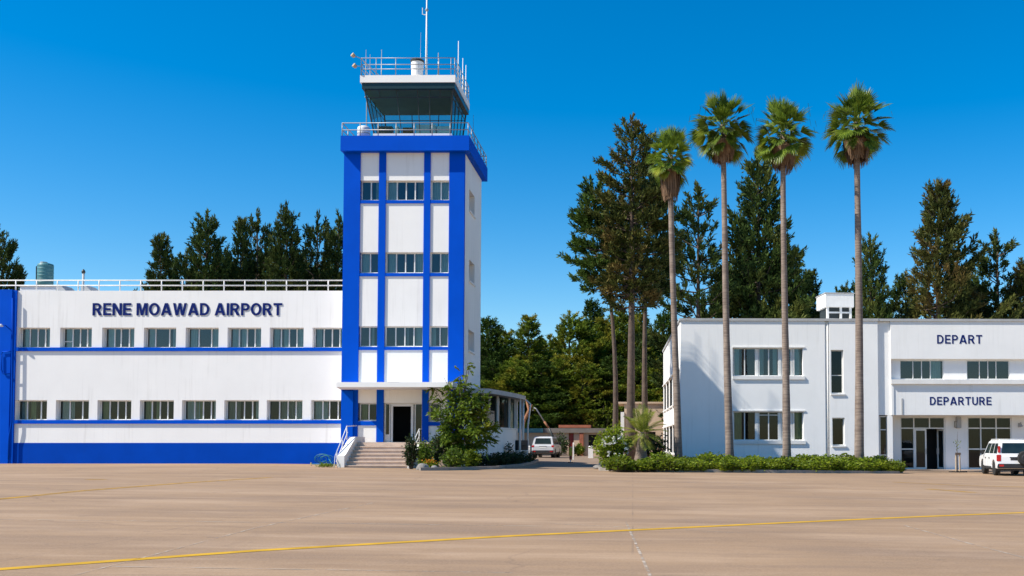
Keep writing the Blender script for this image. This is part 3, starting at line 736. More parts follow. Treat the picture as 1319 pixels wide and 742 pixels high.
aerial(590.3, 53, 92, 3.4, 0.03, 'whip_aerial', 'white whip aerial tallest of the three at the right-hand rail of the cab roof', 'aerial', group=G_A)
aerial(596, 75, 110, 3.9, 0.028, 'whip_aerial', 'white whip aerial between two others at the right-hand rail of the cab roof', 'aerial', group=G_A)
aerial(600, 84, 118, 4.3, 0.028, 'whip_aerial', 'white whip aerial farthest right on the cab roof', 'aerial', group=G_A)
aerial(471.2, 64, 100, 3.5, 0.02, 'whip_aerial', 'thin grey aerial farthest left on the cab roof', 'aerial', 'steel', group=G_A)
aerial(476.5, 70, 100, 3.8, 0.018, 'whip_aerial', 'thin short grey aerial second from the left on the cab roof', 'aerial', 'steel', group=G_A)
aerial(491.3, 64, 98, 3.0, 0.025, 'whip_aerial', 'thin grey aerial between the left rail corner and the vent on the cab roof', 'aerial', 'steel', group=G_A)
aerial(541.5, 42, 98, 3.5, 0.01, 'whip_aerial', 'hair-thin aerial just beside the tall mast above the vent', 'aerial', 'steel', group=G_A)
aerial(564.5, 68, 98, 0.35, 0.03, 'whip_aerial', 'short stout aerial on the front rail to the right of the tall mast', 'aerial', 'steel', group=G_A)
aerial(609.5, 148, 180, 4.5, 0.015, 'whip_aerial', 'thin aerial on the balcony behind the glazed cab', 'aerial', 'steel', group=G_A, base=zB)
x = X(537.5, 90, 1.6); r_ = 8.0 * 51 / F
o = thing('vent_cowl', 'white round vent cowl with dark cap on the cab roof', 'vent', tw(x, 1.6, zr1))
h_ = T.z(76, 1.6, 537) - zr1
MB().lathe([(r_ * .75, 0), (r_ * .75, h_ * 0.3), (r_ * .95, h_ * 0.32), (r_ * .95, h_ * 0.55), (r_, h_ * 0.57), (r_, h_ * 0.86)], 24).build('drum', M['white_trim'], o, smooth=False)
MB().lathe([(r_ * 1.1, h_ * 0.86), (r_ * 1.15, h_ * 0.93), (r_ * 0.7, h_), (0.02, h_ * 1.02)], 24).build('cap', M['dark'], o)
# floodlight pair on the left roof corner
o = thing('floodlight', 'pair of small floodlights leaning out from the cab roof corner', 'floodlight', tw(rx0 + 0.05, ry0 + 0.05, zr1))
ph = hr
MB().tube([(0.9, 0, 0), (0, -0.05, ph * 0.95), (-0.3, -0.1, ph * 1.08)], 0.02, 6).tube([(0.02, 0, 0), (-0.02, -0.05, ph * .5), (-0.2, -0.1, ph * 0.52)], 0.02, 6).build('bracket', M['steel'], o)
for z_, xx in ((ph * 1.1, -0.38), (ph * 0.5, -0.3)):
    l_ = MB().lathe([(0.05, -0.09), (0.09, -0.05), (0.11, 0.08), (0.105, 0.1)], 12).build('lamp_head', M['wood'], o); l_.location = (xx, -0.1, z_); l_.rotation_euler = (0.7, -0.9, 0)
x = X(467.5, 170, 0.35); r_ = 8.2 * 50.1 / F
o = thing('drum', 'white rounded drum on the balcony beside the cab', 'drum', tw(x, 0.5, zB))
h_ = T.z(162.5, 0.4, 467) - zB
MB().lathe([(r_, 0), (r_, h_ * 0.8), (r_ * .95, h_ * 0.92), (r_ * .7, h_), (0.01, h_ * 1.02)], 24).build('shell', M['railwhite'], o, smooth=True)
MB().lathe([(r_ * 1.02, h_ * .44), (r_ * 1.03, h_ * .47), (r_ * 1.02, h_ * .5)], 24).build('band', M['steel'], o)
o = thing('downlead', 'thin pole running down beside the glazed cab', 'pole', tw(X(472.3, 150, 2.2), 2.2, zB))
MB().tube([(0, 0, 0), (0, 0, zr0 - zB)], 0.03, 6).build('pole', M['steel'], o)
MB().box(-0.05, 0.05, -0.05, 0.05, 0.8, 0.95).build('clamp', M['dark'], o)

# ------------------------------------------------------------------ entrance steps
yl = -1.9          # landing edge in tower coordinates
st = thing('entrance_steps', 'broad stone steps rising to the open tower door', 'steps', T.loc, T.rot)
sx0, sx1 = X(444, 600, -3.8), X(525, 600, -3.8)
nst = 7; zg = -0.05; rise = (zF - 0.02 - zg) / nst; tread = 0.31
MB().box(sx0 - 0.2, X(600, 570, 0), yl, -0.01, -0.3, zF - 0.01).build('landing', M['stone'], st)
for k in range(nst - 1):
    z1 = zg + rise * (k + 1)
    y0 = yl - tread * (nst - 1 - k)
    MB().box(sx0, sx1, y0 - 0.0, y0 + tread + 0.02 if k < nst - 2 else yl - 0.002, zg - 0.3, z1 - 0.045).box(sx0 - 0.004, sx1 + 0.004, y0 - 0.035, y0 + tread - 0.037, z1 - 0.043, z1).build('step', M['stone'], st)
ybot = yl - tread * (nst - 1)
prof = [(-0.45, -0.3), (ybot - 0.1, -0.3), (ybot - 0.1, 0.55), (ybot + 0.15, 0.62), (yl - 0.1, zF + 0.25), (-0.45, zF + 0.25)]
wx1 = sx0 - 0.003; wx0 = wx1 - 0.32
MB().loft([[(wx0, y, z) for y, z in prof], [(wx1, y, z) for y, z in prof]]).build('side_wall', M['white_trim'], st)
wx2 = sx1 + 0.003
MB().loft([[(wx2, y, z) for y, z in [(q[0], q[1] - 0.3) for q in prof]], [(wx2 + 0.2, y, z) for y, z in [(q[0], q[1] - 0.3) for q in prof]]]).build('side_wall', M['white_trim'], st)
for xx, dz in ((wx0 - 0.09, 0.0), (wx2 + 0.1, -0.1)):
    a_ = Vector((xx, ybot - 0.25, 0.02)); mb = MB()
    top = [(xx, ybot - 0.3, 0.0), (xx, ybot - 0.1, 0.55), (xx, yl - 0.2, zF + 0.75 + dz), (xx, -0.5, zF + 0.8 + dz)] if dz == 0 else [(xx, ybot, 0.5), (xx, ybot, 0.85), (xx, yl, zF + 0.62), (xx, yl + 0.5, zF + 0.62)]
    mb.tube(top, 0.025, 6)
    lo = [(p[0], p[1] + 0.12, p[2] - 0.28) for p in top[1:3]]; mb.tube(lo, 0.02, 6)
    for f_ in (0.15, 0.6, 1.0):
        q = Vector(top[1]).lerp(Vector(top[2]), f_); mb.tube([q, q - Vector((0, 0, 0.65))], 0.022, 6)
    mb.build('handrail', M['railwhite'], st, smooth=True)

# ------------------------------------------------------------------ ANNEX with the rounded end
an = thing('round_annex', 'low white annex with rounded flat roof beside the tower', 'building', (-8.3, 52.0, G(-8)))
foot = []
ctrl = [(0.35, 0.2), (0.72, 2.5), (1.08, 5.2), (1.28, 7.8), (1.22, 9.4), (0.8, 10.8), (0.0, 11.8), (-1.2, 12.4)]
for i in range(len(ctrl) - 1):      # smooth the plan curve
    p0, p1, p2, p3 = ctrl[max(i - 1, 0)], ctrl[i], ctrl[i + 1], ctrl[min(i + 2, len(ctrl) - 1)]
    for k in range(5):
        t = k / 5
        foot.append(tuple(0.5 * ((2 * b) + (c - a) * t + (2 * a - 5 * b + 4 * c - d) * t * t + (-a + 3 * b - 3 * c + d) * t ** 3) for a, b, c, d in zip(p0, p1, p2, p3)))
foot.append(ctrl[-1])
zsill = 1.95; zro = 3.75
back = [(-5, 12.4), (-5, 3.2), (0.0, 3.2), (0.0, 0.2)]
def off(poly, d):
    out = []
    for i, p in enumerate(poly):
        a, b = Vector(poly[max(i - 1, 0)]), Vector(poly[min(i + 1, len(poly) - 1)]); t = (b - a).normalized(); out.append((p[0] + t.y * d, p[1] - t.x * d))
    return out
MB().prism(foot + back, -0.4, zsill).build('wall', M['white2'], an)
o2 = off(foot, 0.04)
MB().prism(o2 + [(-0.2, 12.2), (-0.2, 3.0), (0.0, 3.0), (0.0, 0.1)], zsill + 0.002, zsill + 0.09).build('sill', M['white_trim'], an)
o3 = off(foot, 0.55)
MB().prism(o3 + [(-5.2, 13), (-5.2, 3.0), (0.0, 3.0), (0.03, -0.2)], zro, zro + 0.24).build('roof', M['roofgrey'], an)
mb = MB()
for i in range(len(foot) - 1):
    a, b = off(foot, -0.06)[i], off(foot, -0.06)[i + 1]
    mb.quad((a[0], a[1], zsill + 0.09), (b[0], b[1], zsill + 0.09), (b[0], b[1], zro), (a[0], a[1], zro))
mb.build('pane', M['glass_dim'], an)
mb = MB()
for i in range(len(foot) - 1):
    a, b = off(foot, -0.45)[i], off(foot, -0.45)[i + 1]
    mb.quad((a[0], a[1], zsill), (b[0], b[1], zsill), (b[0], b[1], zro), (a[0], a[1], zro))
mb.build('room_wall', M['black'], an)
for i in (2, 7, 12, 16, 19, 22, 25, 28):
    p = foot[i]
    MB().box(p[0] - 0.06, p[0] + 0.04, p[1] - 0.06, p[1] + 0.06, zsill + 0.09, zro).build('mullion', M['white_trim'], an)
o4 = off(foot, 0.42)
for i in (14, 18, 22, 26):
    p = o4[i]
    MB().tube([(p[0], p[1], -0.3), (p[0], p[1], zro)], 0.06, 8).build('post', M['railwhite'], an, smooth=True)
p = off(foot, 0.7)[20]
MB().tube([(p[0], p[1], -0.3), (p[0], p[1], 2.2), (p[0] + 0.12, p[1] + .3, zro - 0.2), (p[0] - 0.15, p[1] + .3, zro + 0.05)], 0.05, 8).build('downpipe', M['railwhite'], an, smooth=True)
p = off(foot, 0.25)[17]
o = thing('air_conditioner', 'dark outdoor air-conditioning unit on a white stand against the annex', 'air conditioner', (an.location.x + p[0] + 0.1, an.location.y + p[1], G(-7)), 0.9)
MB().box(-0.4, 0.4, -0.15, 0.15, 0.75, 1.35).build('casing', M['plastic'], o, bevel=0.02)
MB().lathe([(0.24, 0), (0.24, 0.02), (0.05, 0.03)], 16).build('fan_guard', M['dark'], o).location = (0, -0.155, 1.05)
mb = MB()
for sx in (-0.35, 0.35):
    mb.box(sx - 0.03, sx + 0.03, -0.14, 0.14, 0, 0.74)
mb.box(-0.5, 0.5, -0.2, 0.2, 0.70, 0.745); mb.build('stand', M['railwhite'], o)

# ------------------------------------------------------------------ DEPARTURES BUILDING (right)
YR = 59.0
Rr = Frame((2.81, YR, -0.35), 0.018)
dep = thing('departure_building', 'white two-storey departures building with flat roof and blue sign letters', 'building', Rr.loc, Rr.rot)
X = lambda u, v=500, y=0.0: Rr.x(u, v, y)
Z = lambda v, y=0.0, u=1000: Rr.z(v, y, u)
zt = Z(413.5); zc_ = Z(411); zg = -0.3
xA0, xA1 = 0.0, X(1037.5); xB0, xB1 = X(1068.5), X(1131); xC1 = X(1148); xD1 = X(1480)
DR = 21.0
yB, yC, yD = -0.02, 0.14, 0.02
# block A : window bay set slightly back
wa = [((944, 1034.5), (448, 484.5)), ((944.3, 1035), (530, 567.5))]
hA = [(X(a), X(b), Z(d), Z(c)) for (a, b), (c, d) in wa]
mb = MB(); mb.wall(xA0, X(1063), zg, zt, hA, 0, 0.3)
hB = [(X(1070.5), X(1086.5), Z(507), Z(450.6)), (X(1071.5), X(1087.5), Z(574), Z(538))]
mb.wall(xB0, xB1, zg, zt, hB, yB, 0.24)
mb.quad((X(1063), 0, zg), (X(1063), 0.12, zg), (X(1063), 0.12, zt), (X(1063), 0, zt)); mb.quad((X(1063), 0.12, zg), (xB0, 0.12, zg), (xB0, 0.12, zt), (X(1063), 0.12, zt)); mb.quad((xB0, 0.12, zg), (xB0, yB, zg), (xB0, yB, zt), (xB0, 0.12, zt))
mb.quad((xB1, yB, zg), (xB1, yC, zg), (xB1, yC, zt), (xB1, yB, zt))
# entrance block: recess, upper band, strip of windows, lower band
zE = Z(534.5); ze0 = Z(488.5); ze1 = Z(462)
mb.wall(xB1, xC1, zg, zt, [(X(1132.5, 560, yC), X(1143.5, 560, yC), Z(604, yC), zE)], yC, 0.4)
mb.quad((xC1, yC, zE), (xC1, yD, zE), (xC1, yD, zt), (xC1, yC, zt))
mb.quad((xC1, yD, ze1), (xD1, yD, ze1), (xD1, yD, zt), (xC1, yD, zt))              # sign band
mb.quad((xC1, yD, ze1), (xC1, 0.3, ze1), (xD1, 0.3, ze1), (xD1, yD, ze1))
xs1 = [(X(1159.3, 475, 0.3), X(1215.5, 475, 0.3)), (X(1245.3, 475, 0.3), X(1300.5, 475, 0.3)), (X(1334, 475, .3), X(1390, 475, .3))]
hD = [(a, b, ze0 + 0.02, ze1 - 0.06) for a, b in xs1]
mb.wall(xC1, xD1, ze0, ze1, hD, 0.3, 0.12)
mb.quad((xC1, yD, ze0), (xD1, yD, ze0), (xD1, 0.3, ze0), (xC1, 0.3, ze0))
y2 = 0.07; xD0 = X(1151, 515, y2)
mb.quad((xC1, yD, zE), (xD0, yD, zE), (xD0, yD, ze0), (xC1, yD, ze0)); mb.quad((xD0, yD, zE), (xD0, y2, zE), (xD0, y2, ze0), (xD0, yD, ze0))
mb.quad((xD0, y2, zE), (xD1, y2, zE), (xD1, y2, ze0), (xD0, y2, ze0))
yW = 1.45
mb.quad((xC1 + 0.02, y2, zE), (xC1 + 0.02, yW, zE), (xD1, yW, zE), (xD1, y2, zE))  # soffit
xp = X(1150.5, 570, y2)
mb.quad((xC1, yC, zg), (xp, yC, zg), (xp, yC, zE), (xC1, yC, zE)); mb.quad((xp, yC, zg), (xp, yW, zg), (xp, yW, zE), (xp, yC, zE))
zdo = -0.0
g1 = (X(1159.5, 570, yW), X(1218, 570, yW), zg, Z(537, yW)); g2 = (X(1246, 570, yW), X(1303.5, 570, yW), zg, Z(537, yW)); g3 = (X(1340, 570, yW), X(1400, 570, yW), zg, Z(537, yW))
mb.wall(xp, xD1, zg, zE, [g1, g2, g3], yW, 0.12)
# roof, sides, back
mb.quad((0, 0, zt), (X(1063), 0, zt), (X(1063), 0.12, zt), (0, 0.12, zt))
mb.quad((0, 0.12, zt - 0.02), (xD1, 0.12, zt - 0.02), (xD1, DR, zt - 0.02), (0, DR, zt - 0.02))
mb.quad((xD1, DR, zg), (0, DR, zg), (0, DR, zt), (xD1, DR, zt)); mb.quad((xD1, 0.1, zg), (xD1, DR, zg), (xD1, DR, zt), (xD1, 0.1, zt))
# side wall with windows
ns = 5; hS = []
for k in range(ns):
    a = 1.4 + k * 3.95
    for (z0, z1) in ((0.95, 2.75), (4.1, 6.0)): hS.append((a - 0.35, a + 2.65, z0, z1))
sd = MB().wall(-DR, 0.0, zg, zt, [(-b, -a, c, d) for a, b, c, d in hS], 0, 0.10)
mb.add([(p[1], -p[0], p[2]) for p in sd.v], [tuple(reversed(f)) for f in sd.f])
mb.build('wall', M['white2'], dep)
mb = MB().box(-0.08, X(1064), -0.07, 0.3, zt + 0.002, zc_ + 0.03).box(X(1064) + 0.001, xB1 + 0.05, -0.08, 0.3, zt + 0.002, zc_ + 0.035).box(xB1 + 0.051, xD1, -0.05, 0.3, zt + 0.002, zc_ + 0.03)
mb.box(-0.08, 0.3, 0.301, DR, zt + 0.002, zc_ + 0.03)
mb.build('coping', M['roofgrey'], dep)
for h in hA:
    MB().box(h[0] - 0.02, h[1] + 0.1, -0.085, 0.15, h[2] - 0.2, h[2] - 0.003).build('sill', M['white_trim'], dep)
    MB().box(h[0] - 0.02, h[1] + 0.1, -0.05, 0.1, h[3] + 0.003, h[3] + 0.07).build('lintel', M['white_trim'], dep)
for h in hB:
    MB().box(h[0] - 0.03, h[1] + 0.08, yB - 0.07, 0.15, h[2] - 0.09, h[2] - 0.003).build('sill', M['white_trim'], dep)
MB().box(xC1 - 0.02, xD1, -0.09, 0.29, Z(494.5), ze0 - 0.002).build('ledge', M['white_trim'], dep)
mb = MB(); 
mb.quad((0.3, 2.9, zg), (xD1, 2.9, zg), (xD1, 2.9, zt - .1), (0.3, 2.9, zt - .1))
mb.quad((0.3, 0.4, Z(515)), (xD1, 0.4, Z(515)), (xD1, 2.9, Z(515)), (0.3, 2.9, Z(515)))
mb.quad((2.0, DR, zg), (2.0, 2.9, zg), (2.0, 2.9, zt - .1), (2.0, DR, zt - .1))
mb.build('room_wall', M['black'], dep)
# block A windows: three lights divided by white piers
for r, h in enumerate(hA):
    v = 465 if r == 0 else 548
    units = [((944.5, 973.6), (0.5,)), ((976.9, 1003.2), (0.5,)), ((1006.4, 1019.5), ()), ((1019.8, 1034.5), (0.18,))]
    for k, ((a, b), mu) in enumerate(units):
        cur = [[(0.05, 0.3, 'curtain')], [(0.05, 0.3, 'curtain'), (0.7, 0.95, 'curtain')], [], [(0.25, 0.95, 'curtain')]][k] if r == 0 else [[(0.05, 0.4, 'curtain_y')], [], [], [(0.25, 0.98, 'curtain_y')]][k]
        cross = [(None, 0.88)] if (r == 1 and k == 1) else []
        window(dep, X(a, v, 0.2), X(b, v, 0.2), h[2] + 0.004, h[3] - 0.004, 0.2, mu, rng, cur, cross, fw=0.055, fmat='railwhite', gmat='glass_up' if r == 0 else 'glass')
    for a, b in ((973.8, 976.7), (1003.4, 1006.2)):
        MB().box(X(a, v, 0.12), X(b, v, 0.12), 0.185, 0.28, h[2] + 0.002, h[3] - 0.002).build('window_pier', M['alu'], dep)
window(dep, hB[0][0] + .01, hB[0][1] - .01, hB[0][2] + .01, hB[0][3] - .01, 0.14, (), rng, [], [(None, 0.42)], fw=0.05)
window(dep, hB[1][0] + .01, hB[1][1] - .01, hB[1][2] + .01, hB[1][3] - .01, 0.14, (), rng, [], [], fw=0.05)
for k, h in enumerate(hD):
    window(dep, h[0] + .005, h[1] - .005, h[2] + .005, h[3] - .005, 0.36, [(0.3, 0.5, 0.7), (0.3, 0.5, 0.69), (0.3, 0.5, 0.7)][k], rng, [(0.72, 0.97, 'curtain')] if k == 0 else [], fw=0.04, gmat='glass_up')
# narrow glazed strip, shop-front glazing and doors
a, b = X(1132.8, 560, yC + .2), X(1143.2, 560, yC + .2)
window(dep, a, b, Z(604, yC + .2), zE - 0.05, yC + 0.2, (), rng, [], [(None, 0.26), (None, 0.74)], fw=0.06, fmat='alu')
zfl = 0.03
def shopfront(g, door):
    a, b, _, top = g; a += 0.01; b -= 0.01; y = yW + 0.02; fw = 0.07
    zb_ = zfl; w = b - a; zt1 = Z(551.5, yW); zmid = Z(578.5, yW)
    m1, m2 = a + w * 0.305, a + w * 0.655
    mb = MB().box(a, b, y, y + 0.08, top - fw, top - 0.003).box(a, b, y + .003, y + 0.077, zt1 - fw / 2, zt1 + fw / 2)
    mb.box(a, a + fw, y - .003, y + .083, zb_, top - fw).box(b - fw, b, y - .003, y + .083, zb_, top - fw).box(m1 - fw / 2, m1 + fw / 2, y - .005, y + .085, zb_, top - fw)
    mb.box(a + fw, m1 - fw / 2, y + .006, y + .07, zb_, zb_ + 0.1).box(a + fw, m1 - fw / 2, y + .006, y + .07, zmid - fw / 2, zmid + fw / 2)
    if door:
        mb.box(m2 - fw / 2, m2 + fw / 2, y - .005, y + .085, zt1 + fw / 2, top - fw)
    else:
        mb.box(m2 - fw / 2, m2 + fw / 2, y - .005, y + .085, zb_, top - fw); mb.box(m1 + fw / 2, b - fw, y + .006, y + .07, zmid - fw / 2, zmid + fw / 2)
    fr = mb.build('shopfront', M['alu'], dep)
    yy = y + 0.04
    MB().quad((a + fw, yy, zt1), (b - fw, yy, zt1), (b - fw, yy, top - fw), (a + fw, yy, top - fw)).build('pane', M['glass'], fr)
    MB().quad((a + fw, yy, zb_), (m1, yy, zb_), (m1, yy, zt1), (a + fw, yy, zt1)).build('pane', M['glass'], fr)
    if not door: MB().quad((m1, yy, zb_), (b - fw, yy, zb_), (b - fw, yy, zt1), (m1, yy, zt1)).build('pane', M['glass'], fr)
    MB().box(a, b, yW - 0.03, yW + 0.1, zg, zb_ - 0.005).build('threshold', M['dark'], dep)
    if door:
        dw = w * 0.27
        for (x_, ang) in ((m1 + fw / 2 + 0.01, 0.06), (b - fw - 0.01, -1.3)):
            sgn = 1 if ang > 0 else -1
            zz = zt1 - fw / 2 - 0.01
            d_ = MB().box(0, sgn * dw, 0, 0.05, zb_, zb_ + 0.12).box(0, sgn * dw, 0, 0.05, zz - 0.1, zz).box(0, sgn * 0.09, 0.002, 0.048, zb_ + 0.12, zz - 0.1).box(sgn * (dw - 0.09), sgn * dw, 0.002, 0.048, zb_ + 0.12, zz - 0.1)
            d_ = d_.build('door', M['alu'], dep); d_.location = (x_, y + 0.02, 0); d_.rotation_euler = (0, 0, ang)
            MB().quad((0, 0.025, zb_ + .1), (sgn * dw, 0.025, zb_ + .1), (sgn * dw, 0.025, zz), (0, 0.025, zz)).build('pane', M['glass'], d_)
            MB().tube([(sgn * (dw - .05), -0.05, zb_ + 0.9), (sgn * (dw - .05), -0.05, zb_ + 1.25)], 0.02, 6).build('handle', M['steel'], d_)
shopfront(g1, True); shopfront(g2, False); shopfront(g3, False)
MB().box(xp, xD1, y2 + 0.1, yW + 2, -0.2, zfl - 0.01).build('entrance_floor', M['stone'], dep)
# lettering
lettering('DEPART', dep, X(1207, 436, yD), X(1265, 436, yD), Z(442.2), Z(431), yD - 0.003, 0.012, M['navy'], 0.175, 0.17)
lettering('DEPARTURE', dep, X(1197.7, 516, y2), X(1277, 516, y2), Z(521.6), Z(511), y2 - 0.003, 0.012, M['navy'], 0.175, 0.17)
MB().box(X(1161, 520, y2), X(1163, 520, y2), y2 - 0.03, y2 - 0.002, Z(533), Z(513)).build('conduit', M['roofgrey'], dep)
# downpipe in the groove
MB().tube([(X(1066, 500, .08), 0.06, zg), (X(1066, 500, .08), 0.06, zt - 0.1)], 0.05, 8).build('downpipe', M['white_trim'], dep, smooth=True)
# wall lamps
p = (X(1313, 548, yW), yW, Z(548, yW))
l_ = MB().box(p[0] - 0.08, p[0] + 0.08, yW - 0.06, yW - 0.003, p[2] - 0.1, p[2] + 0.15).tube([(p[0], yW - 0.06, p[2] + 0.1), (p[0], yW - 0.25, p[2] + 0.2), (p[0] - .05, yW - 0.35, p[2] + 0.05)], 0.02, 6).build('wall_lamp', M['roofgrey'], dep)
MB().lathe([(0.04, 0.1), (0.12, -0.05), (0.12, -0.08)], 10, (p[0] - .05, yW - 0.36, p[2])).build('lamp_shade', M['roofgrey'], l_)
p = (X(1234, 545, yW), Z(545, yW))
l_ = MB().box(p[0] - 0.13, p[0] + 0.13, yW - 0.22, yW - 0.003, p[1] - 0.3, p[1] + 0.36).build('speaker_box', M['roofgrey'], dep, bevel=0.015)
MB().tube([(p[0] - 0.13, yW - 0.1, p[1] + 0.1), (p[0] - 0.24, yW - 0.12, p[1] + 0.12), (p[0] - .24, yW - 0.12, p[1] - 0.25), (p[0] - .1, yW - 0.1, p[1] - 0.3)], 0.02, 6).build('bracket', M['dark'], l_)
# side wall windows with hoods
for k, (a, b, c, d) in enumerate(hS):
    fr = window(dep, 0, b - a - 0.02, c + 0.01, d - 0.01, 0, (0.33, 0.66), rng, [], fmat='dark')
    fr.rotation_euler = (0, 0, -math.pi / 2); fr.location = (0.035, b - 0.01, 0)
    MB().box(-0.13, 0.05, a - 0.1, b + 0.1, d + 0.005, d + 0.09).build('hood', M['white_trim'], dep)
    MB().box(-0.1, 0.05, a - 0.08, b + 0.1, c - 0.1, c - 0.005).build('sill', M['white_trim'], dep)
for k in range(ns + 1):
    a = 0.40 + k * 3.95
    MB().box(-0.025, 0.02, a, a + 0.28, zg, zt - 0.01).build('pilaster', M['white_trim'], dep)
# rooftop plant box
a, b = wp(1061.5, 378, 63), wp(1099.5, 395.5, 63)
zb_ = Rr.loc.z + zt - 0.02
o = thing('rooftop_plant_box', 'boxy white rooftop unit with louvred base on the departures roof', 'rooftop unit', ((a.x + b.x) / 2, 63, zb_), 0.1)
hw = (b.x - a.x) / 2
MB().box(-hw * .82, hw * .8, 0, 1.6, 0, b.z - zb_ - 0.03).build('base', M['dark'], o)
mb = MB()
for k in range(3): 
    z_ = 0.12 + k * (b.z - zb_ - 0.1) / 3
    mb.box(-hw * .83, hw * .82, -0.07, 0.02, z_, z_ + 0.1)
mb.build('louvre', M['white_trim'], o)
for sx in (-hw * .8, 0.1, hw * .78): MB().box(sx - 0.07, sx + 0.07, -0.09, 0.05, 0, b.z - zb_ - 0.03).build('post', M['white_trim'], o)
MB().box(-hw, hw, -0.2, 1.8, b.z - zb_ - 0.03, a.z - zb_ - 0.03).build('housing', M['white_trim'], o, bevel=0.02)
MB().box(-hw - 0.04, hw + 0.04, -0.24, 1.84, a.z - zb_ - 0.028, a.z - zb_ + 0.02).build('lid', M['roofgrey'], o)

# ------------------------------------------------------------------ buildings at the end of the road
YK = 95.0
zk = G(-7)
bk = thing('roadside_building', 'low beige building with flat roof at the end of the road', 'building', (-6, YK, zk))
B = Frame((-6, YK, zk))
x0, x1 = -24.0, B.x(812, 570); zr_ = B.z(557.5); 
dr = (B.x(732.5, 570), B.x(739, 570), -0.3, B.z(558)); wn = (B.x(758, 570), B.x(771, 570), B.z(574.5), B.z(560))
MB().wall(x0, x1, -0.3, zr_, [dr, wn], 0, 0.25).quad((x0, 8, -0.3), (x0, 0, -.3), (x0, 0, zr_), (x0, 8, zr_)).quad((x1, 0, -0.3), (x1, 8, -.3), (x1, 8, zr_), (x1, 0, zr_)).build('wall', M['beige'], bk)
MB().box(B.x(700, 560), x1 + 0.5, -0.25, 8.5, zr_ + .002, B.z(551.6, -0.25)).build('roof', M['roofdark'], bk)
MB().box(x0 - 0.5, B.x(700, 560) - 0.01, -0.4, 8.5, zr_ + .002, B.z(551.8, -0.4)).build('roof_extension', M['teal'], bk)
MB().box(B.x(719.5, 549, 1), B.x(761, 549, 1), 1, 5, B.z(551, 1), B.z(547.4, 1)).build('parapet', M['tile'], bk)
MB().box(dr[0] + .01, dr[1] - .01, 0.1, 0.16, -0.2, dr[3] - 0.02).build('door', M['red'], bk)
MB().box(wn[0], wn[1], 0.2, 0.24, wn[2], wn[3]).build('window', M['black'], bk)
MB().prism([(B.x(746.5, 580), -0.2), (B.x(751.5, 580), -0.2), (B.x(751.5, 580), -0.002), (B.x(746.5, 580), -0.002)], -0.3, zr_).build('column', M['tile'], bk)
MB().box(B.x(671, 570, -1.2), B.x(674, 570, -1.2), -0.38, -0.26, -0.3, zr_).build('post', M['railwhite'], bk)
o = thing('terracotta_dome', 'rounded terracotta roof showing over the low roadside building', 'dome roof', (wp(687, 545, 108).x, 108, zk))
zt_ = wp(687, 537.5, 108).z - zk; r_ = 1.0
MB().lathe([(r_, -0.2), (r_, zt_ - 1.0), (r_ * .93, zt_ - .5), (r_ * .7, zt_ - .18), (r_ * .35, zt_ - 0.03), (0.01, zt_)], 20).build('shell', M['tile'], o, smooth=True)
a, b = wp(798, 520, 84), wp(875, 570, 84)
o = thing('beige_house', 'plain beige house wall behind the small palm', 'house', (a.x, 84, G(0)))
h_ = a.z - G(0); w_ = b.x - a.x
MB().wall(0.4, w_, -0.4, h_, [(0.8, 1.5, 0.9, 2.2), (2.3, 3.0, 0.9, 2.2)], 0, 0.2).quad((0.4, 6, -.4), (0.4, 0, -.4), (0.4, 0, h_), (0.4, 6, h_)).quad((0.4, 0, h_), (w_, 0, h_), (w_, 6, h_), (0.4, 6, h_)).build('wall', M['beige'], o)
MB().box(0.1, 0.39, -0.15, 0.3, -0.4, h_ - 0.7).build('pillar', M['white_trim'], o)
MB().box(-0.1, w_ + .1, -0.15, 6.2, h_ + 0.002, h_ + 0.15).build('roof', M['beige'], o)
MB().box(0.8, 3.0, 0.22, 0.25, 0.8, 2.3).build('window', M['black'], o)

# ------------------------------------------------------------------ beds, kerbs, road
def sheet(name, poly, lift, mat):
    me = bpy.data.meshes.new(name); bm = bmesh.new()
    vs = [bm.verts.new((x, y, 0)) for x, y in poly]; bm.faces.new(vs)
    xs_ = [x for x, y in poly]
    for k in range(int(min(xs_)) , int(max(xs_)) + 1):
        bmesh.ops.bisect_plane(bm, geom=bm.verts[:] + bm.edges[:] + bm.faces[:], plane_co=(k, 0, 0), plane_no=(1, 0, 0))
    for v in bm.verts: v.co.z = G(v.co.x) + lift
    bmesh.ops.recalc_face_normals(bm, faces=bm.faces)
    if bm.faces and sum(f.normal.z for f in bm.faces) < 0: bmesh.ops.reverse_faces(bm, faces=bm.faces)
    bm.to_mesh(me); bm.free(); me.materials.append(mat)
    o = link(name, me); o['kind'] = 'structure'; return o
def kerb(name, pts, w=0.16, h=0.13):
    mb = MB(); P = []
    for a, b in zip(pts[:-1], pts[1:]):
        n = max(1, int(((a[0] - b[0]) ** 2 + (a[1] - b[1]) ** 2) ** .5 / 0.9))
        P += [(a[0] + (b[0] - a[0]) * i / n, a[1] + (b[1] - a[1]) * i / n) for i in range(n)]
    P.append(pts[-1]); rings = []
    for i, p in enumerate(P):
        a, b = Vector(P[max(i - 1, 0)]), Vector(P[min(i + 1, len(P) - 1)]); t = (b - a).normalized(); s = Vector((-t.y, t.x)) * w / 2
        z = G(p[0]); jit = 0.012 * math.sin(i * 12.9)
        rings.append([(p[0] - s.x, p[1] - s.y, z - 0.1), (p[0] + s.x, p[1] + s.y, z - 0.1), (p[0] + s.x, p[1] + s.y, z + h + jit), (p[0] - s.x * .8, p[1] - s.y * .8, z + h + jit)])
    return struct(name, mb.loft(rings), M['kerb'])
xy = lambda p: (p.x, p.y)
kl = [xy(gp(541, 606.2)), xy(gp(575, 606.0)), xy(gp(640, 604.3)), xy(gp(672, 600.5)), xy(gp(688, 596.5))]
kl.append((kl[-1][0] - 0.3, 66.0))
